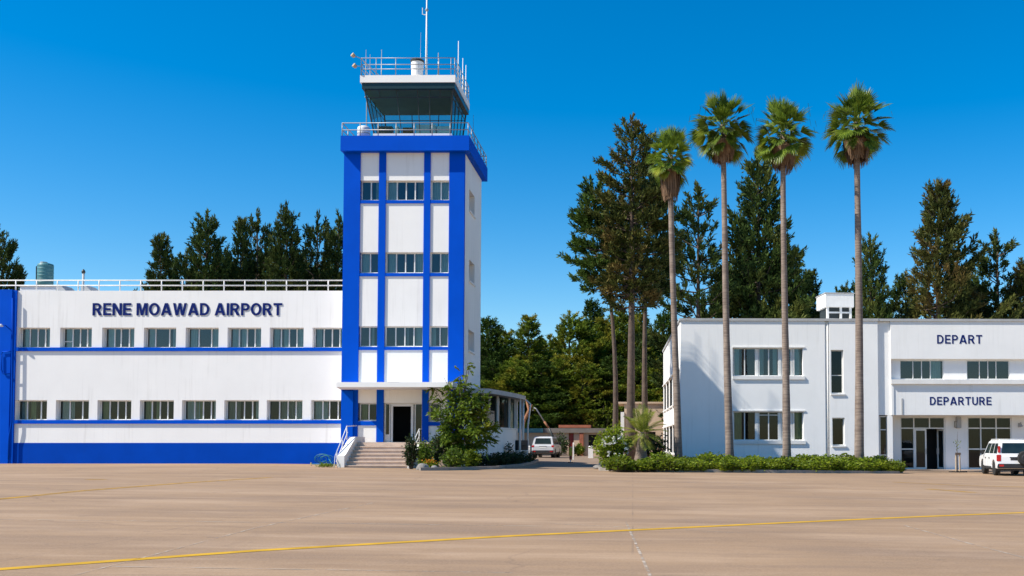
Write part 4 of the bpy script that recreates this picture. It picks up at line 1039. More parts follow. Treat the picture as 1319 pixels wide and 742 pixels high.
kr = [(-1.9, 62.0), xy(gp(771, 603)), xy(gp(774, 606.2)), xy(gp(850, 608.2)), xy(gp(1000, 609.3)), xy(gp(1157, 610))]
kr.append((kr[-1][0] + 0.5, kr[-1][1] + 1.2))
kerb('kerb', kl); kerb('kerb', kr)
sheet('planting_bed', kl + [(-8.9, 66), (-8.9, 55.5), (-8.2, 52), (-8.25, 50.0), (-9.6, 47.2)], 0.05, M['soil'])
sheet('planting_bed', kr[1:] + [(kr[-1][0] - 0.3, 58.8), (2.75, 58.8), (2.6, 62), (-1.9, 62)], 0.05, M['soil'])
rl, rr_ = xy(gp(692, 602.5)), xy(gp(768, 603.5))
sheet('road', [rl, rr_, (-2.05, 62), (-1.2, 94.9), (-12, 94.9), (-7.5, 66), (kl[-2][0] + .3, kl[-2][1])], 0.004, M['road_shade'])
sheet('forest_floor', [(-60, 104), (80, 104), (120, 400), (-120, 400)], 0.01, M['forestfloor'])

# ------------------------------------------------------------------ vegetation generators (numpy leaf clouds)
def leaf_mesh(name, C, D, Lh, Wd, mat, rs, curl=0.0):
    """one rhombus leaf per row: base C, direction D, length Lh, width Wd"""
    n = len(C); D = D / (np.linalg.norm(D, axis=1, keepdims=True) + 1e-9)
    rnd = rs.normal(size=(n, 3)); S = np.cross(D, rnd); S /= (np.linalg.norm(S, axis=1, keepdims=True) + 1e-9)
    Lh = np.asarray(Lh).reshape(-1, 1) * np.ones((n, 1)); Wd = np.asarray(Wd).reshape(-1, 1) * np.ones((n, 1))
    mid = C + D * Lh * 0.5; tip = C + D * Lh
    if curl: tip[:, 2] -= curl * Lh[:, 0]
    V = np.stack([C, mid + S * Wd * 0.5, tip, mid - S * Wd * 0.5], 1).reshape(-1, 3)
    me = bpy.data.meshes.new(name)
    me.vertices.add(4 * n); me.vertices.foreach_set('co', V.astype(np.float32).ravel())
    me.loops.add(4 * n); me.loops.foreach_set('vertex_index', np.arange(4 * n, dtype=np.int32))
    me.polygons.add(n); me.polygons.foreach_set('loop_start', np.arange(0, 4 * n, 4, dtype=np.int32))
    me.update(calc_edges=True); me.validate(); me.materials.append(mat)
    return me

def conifer(seed, H, R, base, mat, shape='fir', dens=1.0, gap=0.15, lean=0.0, trunk_r=None, up=0.35):
    """trunk with whorls of limbs; tufts of needles along the limbs"""
    rs = np.random.RandomState(seed); rd = random.Random(seed)
    wood = MB(); tr = trunk_r or (0.012 * H + 0.05)
    bend = [rd.uniform(-1, 1) * 0.02 * H for _ in range(2)]
    def tp(z): 
        s = z / H; return Vector((bend[0] * math.sin(s * 2.6) + lean * s * s * H, bend[1] * math.sin(s * 2.1), z))
    nz = 10
    wood.tube([tp(H * i / nz) - Vector((0, 0, 0.3 if i == 0 else 0)) for i in range(nz + 1)], [tr * (1.25 if i == 0 else 1) * (1 - 0.93 * i / nz) + 0.01 for i in range(nz + 1)], 8)
    C = []; D = []; LL = []
    z = base
    lobes = [(rd.random() * 6.28, rd.uniform(0.7, 1.3)) for _ in range(5)]
    while z < H * 0.985:
        t = (z - base) / (H - base)
        if shape == 'fir': pr = (1 - t) ** 0.72 * (0.65 + 0.35 * min(1, t / 0.12))
        elif shape == 'pine': pr = math.sin(math.pi * min(1, 0.16 + 0.84 * t) ** 0.8) ** 0.7 * 0.95 + 0.05
        elif shape == 'column': pr = (1 - t ** 3) * (0.6 + 0.4 * min(1, t / 0.25))
        else: pr = (1 - t ** 2.2) * (0.75 + 0.25 * min(1, t / 0.2))
        nb = rd.randint(4, 6) if shape != 'pine' else rd.randint(3, 4)
        az0 = rd.random() * 6.28
        for b in range(nb):
            if rd.random() < gap: continue
            az = az0 + b * 6.283 / nb + rd.uniform(-0.4, 0.4)
            lob = 1 + 0.36 * sum(math.cos(az - a) * w for a, w in lobes) / 2.2
            l = R * pr * rd.uniform(0.65, 1.18) * max(0.55, lob) + 0.22
            el = R_(-8 + 60 * t * up * 2 + rd.uniform(-10, 12)) if shape != 'pine' else R_(15 + 30 * t + rd.uniform(-15, 15))
            d = Vector((math.cos(az) * math.cos(el), math.sin(az) * math.cos(el), math.sin(el)))
            o = tp(z + rd.uniform(-0.15, 0.15)); rise = rd.uniform(0.1, 0.28) * l * (1 if shape != 'fir' else 0.7); sag = 0.0 if shape != 'fir' else 0.12 * l
            def bp(s): return o + d * (l * s) + Vector((0, 0, rise * s * s * s - sag * math.sin(math.pi * s)))
            wood.tube([bp(0), bp(0.5), bp(0.97)], [tr * 0.22 * (1 - 0.6 * t) + 0.012, tr * 0.12 + 0.008, 0.006], 4, cap=False)
            side = Vector((-d.y, d.x, 0)).normalized()
            nt_ = max(2, int(l / 0.40))
            s0 = 0.22 if shape == 'fir' else 0.42
            for k in range(nt_):
                s = s0 + (1 - s0) * (k + rd.random() * 0.6) / nt_ if nt_ > 1 else 1.0
                wdt = (0.34 * l * (1.08 - s) + 0.12)
                for j in ((-1, 0, 1) if wdt > 0.28 else (0,)):
                    p = bp(min(s, 1.0)) + side * (j * wdt * rd.uniform(0.6, 1.1)) + Vector((0, 0, rd.uniform(-0.12, 0.14)))
                    td = (d * 0.55 + side * (j * 0.5) + Vector((0, 0, rd.uniform(0.2, 0.95)))).normalized()
                    C.append(p); D.append(td); LL.append(rd.uniform(0.5, 0.9))
        z += (0.30 + 0.018 * H) * rd.uniform(0.75, 1.2) / dens * (1 if shape != 'pine' else 1.25)
    top = tp(H)
    for k in range(5): C.append(top - Vector((0, 0, 0.28 * k))); D.append(Vector((rd.uniform(-.3, .3), rd.uniform(-.3, .3), 1))); LL.append(0.5)
    C = np.array([tuple(c) for c in C]); D = np.array([tuple(c) for c in D]); LL = np.array(LL)
    n = 30
    # a tuft is a short shoot set round with needles, denser to its tip
    sh = rs.random((len(C), n)) ** 0.8
    P = C[:, None, :] + D[:, None, :] * (LL[:, None] * sh)[:, :, None] * 0.8 + rs.normal(size=(len(C), n, 3)) * 0.05
    Q = D[:, None, :] * 0.8 + rs.normal(size=(len(C), n, 3)) * 0.40
    P = P.reshape(-1, 3); Q = Q.reshape(-1, 3)
    cm = leaf_mesh('crown', P, Q, rs.uniform(0.22, 0.40, len(P)), rs.uniform(0.06, 0.115, len(P)), mat, rs)
    return wood.mesh('trunk', M['bark'], True), cm

def plant(name, label, cat, meshes, loc, rot=0.0, scale=1.0, group=None):
    o = thing(name, label, cat, loc, rot, group)
    o.scale = (scale,) * 3 if isinstance(scale, (int, float)) else scale
    for me, nm in meshes: link(nm, me, o)
    return o

def bushmesh(seed, w, h, d, n, leaf, mat, top=0.6, shoots=14, flat=0.3):
    """leaf shrub: shoots fanning from the base, leaves set along them"""
    rs = np.random.RandomState(seed); rd = random.Random(seed)
    wood = MB(); C = []; D = []
    per = max(4, n // shoots)
    for k in range(shoots):
        az = rd.random() * 6.28; el = R_(rd.uniform(20, 88))
        tipx = math.cos(az) * math.cos(el) * w / 2 * rd.uniform(0.75, 1.1); tipy = math.sin(az) * math.cos(el) * d / 2 * rd.uniform(.75, 1.1); tipz = h * (0.25 + 0.75 * math.sin(el)) * rd.uniform(0.8, 1.05)
        b0 = Vector((tipx * 0.25 * rd.random(), tipy * .25 * rd.random(), 0)); tip = Vector((tipx, tipy, tipz)); mid = b0.lerp(tip, 0.5) + Vector((0, 0, 0.12 * h))
        wood.tube([b0, mid, tip], [0.018, 0.012, 0.005], 4, cap=False)
        for i in range(per):
            s = 0.2 + 0.85 * rd.random()
            p = b0 * ((1 - s) ** 2) + mid * (2 * s * (1 - s)) + tip * (s * s)
            p = p + Vector((rd.gauss(0, 1) * w * .07, rd.gauss(0, 1) * d * .07, rd.gauss(0, 1) * h * 0.06))
            if p.z < 0.03: p.z = 0.03 + rd.random() * 0.1
            dr_ = Vector((tipx, tipy, tipz * 0.5)).normalized() * 0.5 + Vector((rd.gauss(0, .55), rd.gauss(0, .55), rd.gauss(0.15, .45)))
            C.append(tuple(p)); D.append(tuple(dr_))
    C = np.array(C); D = np.array(D)
    me = leaf_mesh('foliage', C, D, rs.uniform(leaf * .7, leaf * 1.25, len(C)), rs.uniform(leaf * .28, leaf * .5, len(C)), mat, rs, curl=0.25)
    return wood.mesh('stem', M['bark'], True), me

# ------------------------------------------------------------------ fan palms
def fan_palm(seed, H, crown=1.0, lean=(0, 0), r0=0.22, r1=0.13, skirt=1.0, scale_up=1.0):
    rd = random.Random(seed)
    tr = MB(); N = 16
    tp = lambda s: Vector((lean[0] * s + 0.10 * math.sin(3 * s + seed) * s, lean[1] * s, H * s))
    pts = [tp(i / N) for i in range(N + 1)]; pts[0].z -= 0.4
    rad = [r1 + (r0 - r1) * (1 - i / N) ** 1.6 + (0.07 if i == 0 else 0) + rd.uniform(-.006, .006) for i in range(N + 1)]
    tr.tube(pts, rad, 12)
    top = tp(1.0)
    cr = MB()
    def frond(mb, az, el, pet, bl, droop, nseg, spread, base_z=0.0, hang=0.0):
        out = Vector((math.cos(az) * math.cos(el), math.sin(az) * math.cos(el), math.sin(el)))
        side = Vector((-math.sin(az), math.cos(az), 0)); nrm = out.cross(side).normalized() * -1
        base = top + Vector((math.cos(az), math.sin(az), 0)) * (r1 * 0.6) + Vector((0, 0, base_z))
        hub = base + out * pet + Vector((0, 0, -0.10 * pet))
        midp = base.lerp(hub, 0.5) + Vector((0, 0, 0.06 * pet))
        w = 0.03
        for a_, b_ in ((base, midp), (midp, hub)):
            mb.quad(a_ - side * w, a_ + side * w, b_ + side * w * .7, b_ - side * w * .7)
        if hang:
            out = (out + Vector((0, 0, -hang))).normalized(); nrm = out.cross(side).normalized() * -1
        roll = rd.uniform(-0.75, 0.75)
        s2 = side * math.cos(roll) + nrm * math.sin(roll); n2 = out.cross(s2).normalized()
        if n2.z < 0: n2 = -n2
        for k in range(nseg):
            f = (k / (nseg - 1) - 0.5) * 2; th = f * spread
            d = out * math.cos(th) + s2 * math.sin(th)
            ln = bl * (1 - 0.22 * abs(f)) * rd.uniform(0.86, 1.08)
            fold = n2 * (0.22 * abs(f))
            d = (d + fold).normalized()
            lat = (s2 * math.cos(th) - out * math.sin(th)).normalized()
            hw = bl * spread / (nseg - 1) * 0.62
            prev = None; p = hub.copy(); dd = d.copy(); wv = 0.012
            for (sg, wf) in ((0.0, 0.1), (0.3, 0.75), (0.55, 1.0), (0.8, 0.6), (1.0, 0.06)):
                if prev is not None:
                    step = (sg - prev[3]) * ln
                    g_ = droop * (0.15 if sg < 0.56 else (1.0 if sg < 0.9 else 1.5))
                    dd = (dd + Vector((0, 0, -1)) * g_ * 0.55).normalized()
                    p = prev[2] + dd * step
                wv = hw * wf; tw_ = n2 * (0.25 * wv * (1 if k % 2 else -1))
                cur = (p - lat * wv + tw_, p + lat * wv - tw_, p.copy(), sg)
                if prev is not None: mb.quad(prev[0], prev[1], cur[1], cur[0])
                prev = cur
    n = 52
    for i in range(n):
        t = (i + rd.random() * 0.7) / n
        az = i * 2.39996 + rd.uniform(-.25, .25)
        el = R_(82 - 136 * t ** 0.9 + rd.uniform(-10, 10))
        k = crown * rd.uniform(0.86, 1.1)
        pet = (0.60 + 0.16 * math.sin(math.pi * t) + 0.22 * max(0, t - 0.35)) * k * (1.0 + 0.9 * max(0, 0.4 - t)) * (rd.uniform(0.45, 0.7) if i % 4 == 3 else 1.0)
        frond(cr, az, el, pet, 0.86 * k, 0.13 + 0.20 * t + rd.uniform(-.04, .12), 19, R_(rd.uniform(50, 66)), 0.12 - 0.55 * t, max(0.0, min(1.0, (t - 0.1) * 1.9)) * rd.uniform(0.2, 0.55))
    for i in range(18):      # young fronds close to the heart of the crown
        frond(cr, i * 2.39996 + 0.9, R_(62 - 95 * i / 18 + rd.uniform(-8, 8)), crown * rd.uniform(0.28, 0.42), 0.62 * crown, 0.3, 17, R_(rd.uniform(50, 70)), 0.1 - 0.45 * i / 18, 0.25 + 0.5 * i / 18)
    # spear leaves
    for i in range(3):
        a_ = top + Vector((0, 0, 0.1)); b_ = top + Vector((rd.uniform(-.2, .2), rd.uniform(-.2, .2), 1.75 * crown)); s_ = Vector((0.05, rd.uniform(-.03, .03), 0)); m_ = a_.lerp(b_, 0.5)
        cr.quad(a_ - s_ * .3, a_ + s_ * .3, m_ + s_, m_ - s_); cr.add([m_ - s_, m_ + s_, b_], [(0, 1, 2)])
    # threads that hang from old leaf tips
    for i in range(9):
        az = rd.random() * 6.28; r_ = crown * rd.uniform(1.25, 1.55); z_ = rd.uniform(0.1, 1.1) * crown
        a_ = top + Vector((math.cos(az) * r_, math.sin(az) * r_, z_)); w_ = Vector((0.012, 0.006, 0)); q_ = a_ + Vector((math.cos(az) * .08, math.sin(az) * .08, -rd.uniform(.25, .5)))
        cr.quad(a_ - w_, a_ + w_, q_ + w_ * .4, q_ - w_ * .4)
    sk = MB()
    if skirt:
        for i in range(64):
            az = i * 2.39996; f0 = i / 64; z0 = -0.74 - 0.55 * skirt * f0
            ln = rd.uniform(0.45, 0.8) * skirt; r_ = rd.uniform(0.46, 0.62) * crown * (1 - 0.22 * f0)
            a_ = top + Vector((math.cos(az) * 0.14, math.sin(az) * 0.14, z0 + 0.22)); b_ = top + Vector((math.cos(az) * r_, math.sin(az) * r_, z0 - 0.12)); c_ = top + Vector((math.cos(az + .1) * r_ * .86, math.sin(az + .1) * r_ * .86, z0 - ln))
            sd_ = Vector((-math.sin(az), math.cos(az), 0))
            for j in range(5):
                f = (j - 2) / 2.0; o_ = sd_ * f * 0.17; w_ = sd_ * 0.05
                dn = Vector((0, 0, -rd.uniform(0, .14)))
                sk.quad(a_ + o_ * .3 - w_ * .6, a_ + o_ * .3 + w_ * .6, b_ + o_ + w_, b_ + o_ - w_); sk.quad(b_ + o_ - w_, b_ + o_ + w_, c_ + o_ * 1.1 + w_ * .4 + dn, c_ + o_ * 1.1 - w_ * .4 + dn)
    return tr.mesh('trunk', M['palmbark'], True), cr.mesh('crown', M['palmleaf']), (sk.mesh('dead_leaf_skirt', M['palmskirt']) if skirt else None)

palms = [  # base px, trunk-top px, depth, crown scale, radii, seed, skirt, label
    ((874.5, 592), (864, 200), 51.9, 0.90, (0.20, 0.135), 3, 1.35, 'shortest of the four tall fan palms, at the building corner with a long dead skirt'),
    ((940.5, 592), (928.5, 161), 51.6, 1.10, (0.215, 0.135), 5, 1.0, 'tall fan palm with a leaning trunk, second from the building corner'),
    ((1013.5, 594), (1010, 169), 51.2, 1.08, (0.225, 0.13), 9, 1.05, 'tall fan palm standing before the last windows of the white building'),
    ((1106.5, 594), (1105.5, 158), 51.5, 1.17, (0.255, 0.15), 14, 1.15, 'tallest and thickest-trunked fan palm, next to the entrance block'),
]
for (bu, bv), (tu, tv), Yp, cs_, (r0, r1), sd_, sk_, lab in palms:
    b = wp(bu, bv, Yp); t = wp(tu, tv, Yp); zg_ = G(b.x)
    tm, cm, sm = fan_palm(sd_, t.z - zg_, cs_, (t.x - b.x, 0), r0, r1, sk_)
    plant('palm_tree', lab, 'palm', [(tm, 'trunk'), (cm, 'crown'), (sm, 'dead_leaf_skirt')], (b.x, Yp, zg_), 0, 1, 'tall fan palms in front of the departures building')

# small feather palm by the white flowering bush
def small_palm(seed):
    rd = random.Random(seed); tr = MB().tube([(0, 0, -0.2), (0.0, 0, 0.25), (0.02, 0, 0.7), (0.05, 0, 1.35), (0.06, 0, 1.6)], [0.40, 0.36, 0.27, 0.20, 0.1], 12)
    cr = MB()
    for i in range(30):
        t = i / 30; az = i * 2.39996; el = R_(88 - 100 * t + rd.uniform(-8, 8)); ln = rd.uniform(1.15, 1.45)
        d = Vector((math.cos(az) * math.cos(el), math.sin(az) * math.cos(el), math.sin(el))); p = Vector((0.05, 0, 1.45)); sd_ = Vector((-math.sin(az), math.cos(az), 0))
        for k in range(12):
            q = p + d * (ln / 12); cr.quad(p - sd_ * .014, p + sd_ * .014, q + sd_ * .012, q - sd_ * .012)
            nm = d.cross(sd_)
            if k > 1:
                for s_ in (-1, 1):
                    for h_ in (0, 0.5):
                        lb = p.lerp(q, h_); ld = (d * 0.75 + sd_ * s_ * 0.75 - nm * 0.1).normalized(); le = 0.42 * math.sin(math.pi * (k + 1.2) / 14) + 0.06
                        tip = lb + ld * le + Vector((0, 0, -0.10 * le)); mi = lb + ld * le * .5; wv = d * 0.022
                        cr.quad(lb, mi + wv, tip, mi - wv)
            d = (d + Vector((0, 0, -0.085))).normalized(); p = q
    return tr.mesh('trunk', M['palmbark'], True), cr.mesh('crown', M['palmtip'])
b = wp(825.5, 590, 51.0); tm, cm = small_palm(4)
plant('palm_tree', 'small stubby palm with yellow-green feather fronds beside the white flowering bush', 'palm', [(tm, 'trunk'), (cm, 'crown')], (b.x, 51.0, G(b.x)), 0.6, (1.05, 1.05, 1.15))

# ------------------------------------------------------------------ conifers
PROTO = {}
def proto(key, *a, **k): PROTO[key] = conifer(*a, **k)
proto('firA', 11, 15, 3.9, 1.0, M['fir'], 'fir', 1.0, 0.10)
proto('firB', 23, 15, 3.3, 1.5, M['fir'], 'fir', 1.1, 0.18)
proto('firC', 31, 15, 4.1, 1.2, M['firbrown'], 'fir', 1.05, 0.12)
proto('broad', 47, 15, 4.0, 2.0, M['fir'], 'broad', 1.0, 0.22)
proto('open', 53, 15, 2.9, 2.5, M['fir'], 'broad', 0.8, 0.34)
proto('woodA', 61, 15, 3.8, 1.6, M['woods'], 'fir', 1.0, 0.15)
proto('woodB', 71, 15, 3.5, 2.0, M['woods'], 'broad', 0.9, 0.2)
proto('woodC', 83, 15, 3.4, 1.8, M['pine'], 'fir', 1.0, 0.15)

def tree(u, vtop, Y, key, wpx, lab, group=None, rot=None, base_z=None, cat='conifer'):
    """a conifer whose tip shows at (u, vtop) and whose crown is about wpx wide"""
    t = wp(u, vtop, Y); z0 = G(t.x) if base_z is None else base_z
    H = t.z - z0; s = H / 15.75
    R0 = {'firA': 3.9, 'firB': 3.3, 'firC': 4.1, 'broad': 4.0, 'open': 2.9, 'woodA': 3.8, 'woodB': 3.5, 'woodC': 3.4}[key]
    sw = (wpx / 2 * Y / F) / (R0 * 0.70)
    tm, cm = PROTO[key]
    return plant('conifer_tree', lab, cat, [(tm, 'trunk'), (cm, 'crown')], (t.x, Y, z0), rng.random() * 6.28 if rot is None else rot, (sw, sw, s), group)

GL = 'conifers rising behind the terminal roof'
LT = [(203.5, 297, 82, 'firB', 66, 'lowest dark conifer behind the terminal roof, at the open end of the row'),
      (266, 266, 84, 'firA', 92, 'broad dark conifer behind the end of the word airport, second in its row'),
      (307, 277, 86, 'firB', 56, 'slim dark conifer just beside a taller pale-topped one behind the terminal roof'),
      (333, 264, 88, 'open', 66, 'thin-crowned conifer showing sky through it behind the terminal roof'),
      (370, 256, 83, 'firA', 82, 'tallest dark conifer of the row behind the terminal roof'),
      (407, 268, 86, 'open', 62, 'open spiky conifer behind the terminal roof, last but one before the tower'),
      (437, 268, 88, 'broad', 74, 'conifer half hidden by the blue edge of the control tower'),
      (240, 318, 90, 'broad', 80, 'low bushy conifer filling the gap between the first two of the roofline row'),
      (345, 310, 92, 'broad', 90, 'low bushy conifer below the thin-crowned one behind the terminal roof'),
      (292, 312, 93, 'broad', 70, 'low bushy conifer under the slim one behind the terminal roof'),
      (395, 312, 93, 'broad', 80, 'low bushy conifer between the tallest of the row and the open spiky one')]
for u, v, Y, k, w, lab in LT: tree(u, v, Y, k, w, lab, GL)
tree(-2, 287, 84, 'broad', 66, 'dark conifer cut by the picture edge above the blue bay', 'conifers above the blue bay')
tree(28, 338, 86, 'firB', 34, 'small pointed conifer between the blue bay and the water tank', 'conifers above the blue bay')
GR = 'conifers rising behind the departures building'
RT = [(902.5, 232, 84, 'open', 96, 'open-branched conifer with bare trunk behind the second palm'),
      (977, 188, 86, 'firA', 128, 'biggest dense dark conifer behind the departures building, between two palms'),
      (1043, 344, 90, 'firB', 62, 'small conifer behind the third palm and left of the rooftop box'),
      (1121, 297, 86, 'firA', 84, 'dense conifer just above the boxy rooftop unit'),
      (1214, 227, 84, 'firC', 124, 'broad tall conifer with brownish sprays above the depart sign'),
      (1289, 291, 88, 'open', 86, 'thin-crowned bluish conifer beyond the broad brownish one'),
      (1322, 330, 86, 'firC', 84, 'brownish conifer cut by the picture edge above the departures roof'),
      (1165, 345, 92, 'broad', 70, 'low dark conifer squeezed between two taller ones behind the roof'),
      (1255, 345, 92, 'broad', 80, 'low dark conifer at the foot of the thin-crowned bluish one'),
      (940, 330, 92, 'broad', 90, 'low dark conifer beside the second palm trunk, under the biggest conifer'),
      (1090, 360, 93, 'broad', 60, 'low dark conifer close behind the rooftop unit'),
      (1012, 300, 93, 'broad', 80, 'dark conifer half hidden behind the third palm trunk')]
for u, v, Y, k, w, lab in RT: tree(u, v, Y, k, w, lab, GR)

# the three tall bare-stemmed trees beside the road, each with its own crown
def tall_tree(seed, ub, vb, ut, vt, Y, base_v, Rpx, mat, shape, lab, dens=1.0, gap=0.2, tr=0.2, lean=0.0):
    b = wp(ub, vb, Y); t = wp(ut, vt, Y); z0 = G(b.x)
    me = conifer(seed, t.z - z0, Rpx * Y / F, wp(ut, base_v, Y).z - z0, mat, shape, dens, gap, (t.x - b.x) / (t.z - z0), tr)
    return plant('tall_tree', lab, 'tree', [(me[0], 'trunk'), (me[1], 'crown')], (b.x, Y, z0), 0, 1, 'tall bare-stemmed trees beside the road')
tall_tree(101, 812, 592, 813, 158, 64, 395, 52, M['firbrown'], 'column', 'tallest bare-stemmed tree with a brownish crown beside the road', 1.25, 0.14, 0.30)
tall_tree(103, 791, 592, 757, 238, 66, 368, 44, M['pine'], 'broad', 'bare-stemmed tree whose green crown spreads out over the road', 1.0, 0.2, 0.2)
tall_tree(107, 832, 592, 842, 225, 70, 385, 36, M['fir'], 'column', 'dark bare-stemmed tree between the tallest one and the first palm', 1.1, 0.2, 0.24)

# the woods beyond the roadside building
GW = 'conifers of the woods beyond the road'
WL = 'dense green conifer in the woods beyond the roadside building'
WT = [(627, 404, 108, 'woodC', 70), (650, 424, 112, 'woodA', 80), (680, 404, 108, 'woodA', 84), (708, 428, 114, 'woodB', 70), (734, 397, 110, 'woodB', 76), (760, 380, 118, 'woodC', 60),
      (775, 408, 112, 'woodA', 78), (800, 392, 116, 'woodB', 80), (826, 400, 112, 'woodA', 80), (852, 398, 116, 'woodC', 70), (870, 420, 118, 'woodA', 70),
      (664, 455, 104, 'woodB', 70), (695, 462, 103, 'woodC', 80), (724, 455, 104, 'woodA', 76), (752, 462, 103, 'woodB', 74), (786, 455, 105, 'woodC', 80), (818, 460, 104, 'woodB', 76), (846, 465, 103, 'woodA', 74),
      (638, 462, 104, 'woodC', 70), (610, 420, 112, 'woodB', 70)]
for u, v, Y, k, w in WT: tree(u, v, Y, k, w, WL, GW)

# ------------------------------------------------------------------ shrubs
def hedgemesh(seed, w, d, h, n, leaf, mat, per=16):
    """clipped-looking hedge plant: many upright shoots from a patch of ground, each ringed with leaves"""
    rs = np.random.RandomState(seed); wood = MB(); ns = n // per; C = []; D = []
    for k in range(ns):
        r, a = math.sqrt(rs.rand()), rs.rand() * 6.283; bx, by = r * math.cos(a) * w / 2, r * math.sin(a) * d / 2
        hh = h * (0.55 + 0.45 * rs.rand()) * (1 - 0.35 * r ** 3); tx, ty = bx + rs.normal() * .09, by + rs.normal() * .09
        wood.tube([(bx * .8, by * .8, 0), (tx, ty, hh)], [0.014, 0.005], 3, cap=False)
        for i in range(per):
            s_ = 0.12 + 0.9 * rs.rand(); az = rs.rand() * 6.283
            C.append((bx * .8 + (tx - bx * .8) * s_ + rs.normal() * .05, by * .8 + (ty - by * .8) * s_ + rs.normal() * .05, max(.03, hh * s_)))
            D.append((math.cos(az), math.sin(az), 0.25 + 0.9 * s_ * rs.rand()))
    C = np.array(C); D = np.array(D)
    return wood.mesh('stem', M['bark'], True), leaf_mesh('foliage', C, D, rs.uniform(leaf * .7, leaf * 1.3, len(C)), rs.uniform(leaf * .3, leaf * .52, len(C)), mat, rs, 0.2)
B1 = [hedgemesh(s, 1.5, 1.25, 0.76, 1500, 0.19, M['shrub']) for s in (201, 202, 203)]
GH = 'low shrubs of the hedge under the palms'
k_ = 0
for row, (v, n, u0, u1, sc_) in enumerate(((606.3, 17, 793, 1146, 0.92), (602.3, 15, 800, 1128, 1.0), (599.0, 14, 806, 1122, 1.05))):
    for i in range(n):
        u = u0 + (u1 - u0) * (i + 0.35 * rng.uniform(-1, 1)) / (n - 1); p = gp(u, 608.5 + 1.4 * (u - 790) / 360); p.y += [0.75, 1.75, 2.8][row]; p.x = (u - CX) * p.y / F
        if row and abs(u - 1106) < 6: u += 8
        me = B1[k_ % 3]; k_ += 1
        s = sc_ * rng.uniform(0.8, 1.12) * (0.95 if u < 1000 else 1.02)
        plant('hedge_shrub', 'low leafy green shrub in the hedge in front of the tall palms', 'shrub', [(me[0], 'stem'), (me[1], 'foliage')], (p.x, p.y, G(p.x) + 0.04), rng.random() * 6.28, (s, s, s * rng.uniform(0.72, 1.12)), GH)
# white flowering bush at the corner of the bed
p = gp(789, 605.5); p.y += 0.8
bm_ = bushmesh(211, 1.95, 1.95, 1.7, 3400, 0.2, M['shrub'], shoots=70)
o = plant('flowering_bush', 'round bush dotted with white flowers at the bed corner by the road', 'bush', [(bm_[0], 'stem'), (bm_[1], 'foliage')], (p.x, p.y, G(p.x)), 0.4)
rs = np.random.RandomState(5); C = []; D = []
for i in range(42):
    az, el = rs.uniform(3.2, 6.6), rs.uniform(0.25, 1.2)
    c = np.array([0.88 * math.cos(az) * math.cos(el), 0.8 * math.sin(az) * math.cos(el), 0.35 + 1.35 * math.sin(el)])
    for k in range(9): C.append(c + rs.normal(size=3) * 0.02); D.append(rs.normal(size=3) + c * [1, 1, 0.3])
link('blossom', leaf_mesh('blossom', np.array(C), np.array(D), 0.10, 0.075, M['flower'], rs), o)
# dark mass behind small palm
p = gp(845, 597); bm_ = bushmesh(219, 1.8, 1.6, 1.4, 700, 0.25, M['shrubdark'], shoots=24)
plant('dark_shrub', 'dark shrub between the small palm and the building corner', 'shrub', [(bm_[0], 'stem'), (bm_[1], 'foliage')], (wp(846, 590, 54.5).x, 54.5, G(1.2)), 0)
# tall leafy shrub in front of the tower corner
def climber_tree(seed):
    rd = random.Random(seed); rs = np.random.RandomState(seed); wood = MB(); C = []; D = []
    # trunk then limbs that carry leaf sprays; tips traced loosely after the real outline
    tips = [(-0.55, 3.5), (0.62, 4.0), (0.12, 3.1), (-0.2, 2.6), (0.9, 2.7), (-0.8, 2.1), (1.35, 2.1), (0.4, 2.2), (-0.45, 1.5), (1.0, 1.5), (1.65, 1.55), (0.3, 1.3), (-0.7, 0.9), (0.0, 0.75), (0.7, 0.8), (1.25, 2.65), (0.25, 3.6), (-0.15, 1.9), (0.75, 3.2), (-1.0, 3.0), (1.5, 1.1)]
    wood.tube([(0.1, 0, -0.1), (0.12, 0, 0.8), (0.15, 0, 1.8), (0.4, 0, 3.0), (0.62, 0, 3.9)], [0.09, 0.075, 0.055, 0.03, 0.01], 6)
    for (tx, tz) in tips:
        yy = rd.uniform(-0.55, 0.55); z0 = max(0.2, tz * rd.uniform(0.35, 0.6)); o = Vector((0.12 + 0.1 * z0 / 2, 0, z0)); tip = Vector((tx, yy, tz)); mid = o.lerp(tip, 0.55) + Vector((0, 0, 0.15))
        wood.tube([o, mid, tip], [0.03, 0.02, 0.006], 4, cap=False)
        for j in range(34 if tz < 2.9 else (20 if tz < 3.3 else 11)):
            s = rd.uniform(0.3, 1.08); p = o * ((1 - s) ** 2) + mid * (2 * s * (1 - s)) + tip * (s * s)
            dv = Vector((rd.gauss(0, .6) + (tx - 0.2) * .4, rd.gauss(0, .6), rd.gauss(0.2, .5))).normalized()
            ln = rd.uniform(0.3, 0.55) * (1 if tz < 3.3 else 0.7)
            for q in range(14):      # compound leaf
                f = q / 14; pp = p + dv * ln * f + Vector((0, 0, -0.12 * f * f)); sdv = dv.cross(Vector((0, 0, 1))).normalized() * (1 if q % 2 else -1)
                C.append(tuple(pp)); D.append(tuple(dv * 0.7 + sdv * 0.9 + Vector((0, 0, rd.gauss(0, .2)))))
    C = np.array(C); D = np.array(D)
    return wood.mesh('stem', M['bark'], True), leaf_mesh('foliage', C, D, rs.uniform(0.14, 0.24, len(C)), rs.uniform(0.05, 0.085, len(C)), M['climber'], rs, 0.2)
bm_ = climber_tree(301); p = wp(586.5, 602, 47.4)
plant('leafy_shrub', 'tall bright green shrub climbing in front of the tower corner', 'shrub', [(bm_[0], 'stem'), (bm_[1], 'foliage')], (p.x, 47.4, G(p.x)), 0, (1.02, 1.0, 1.22))
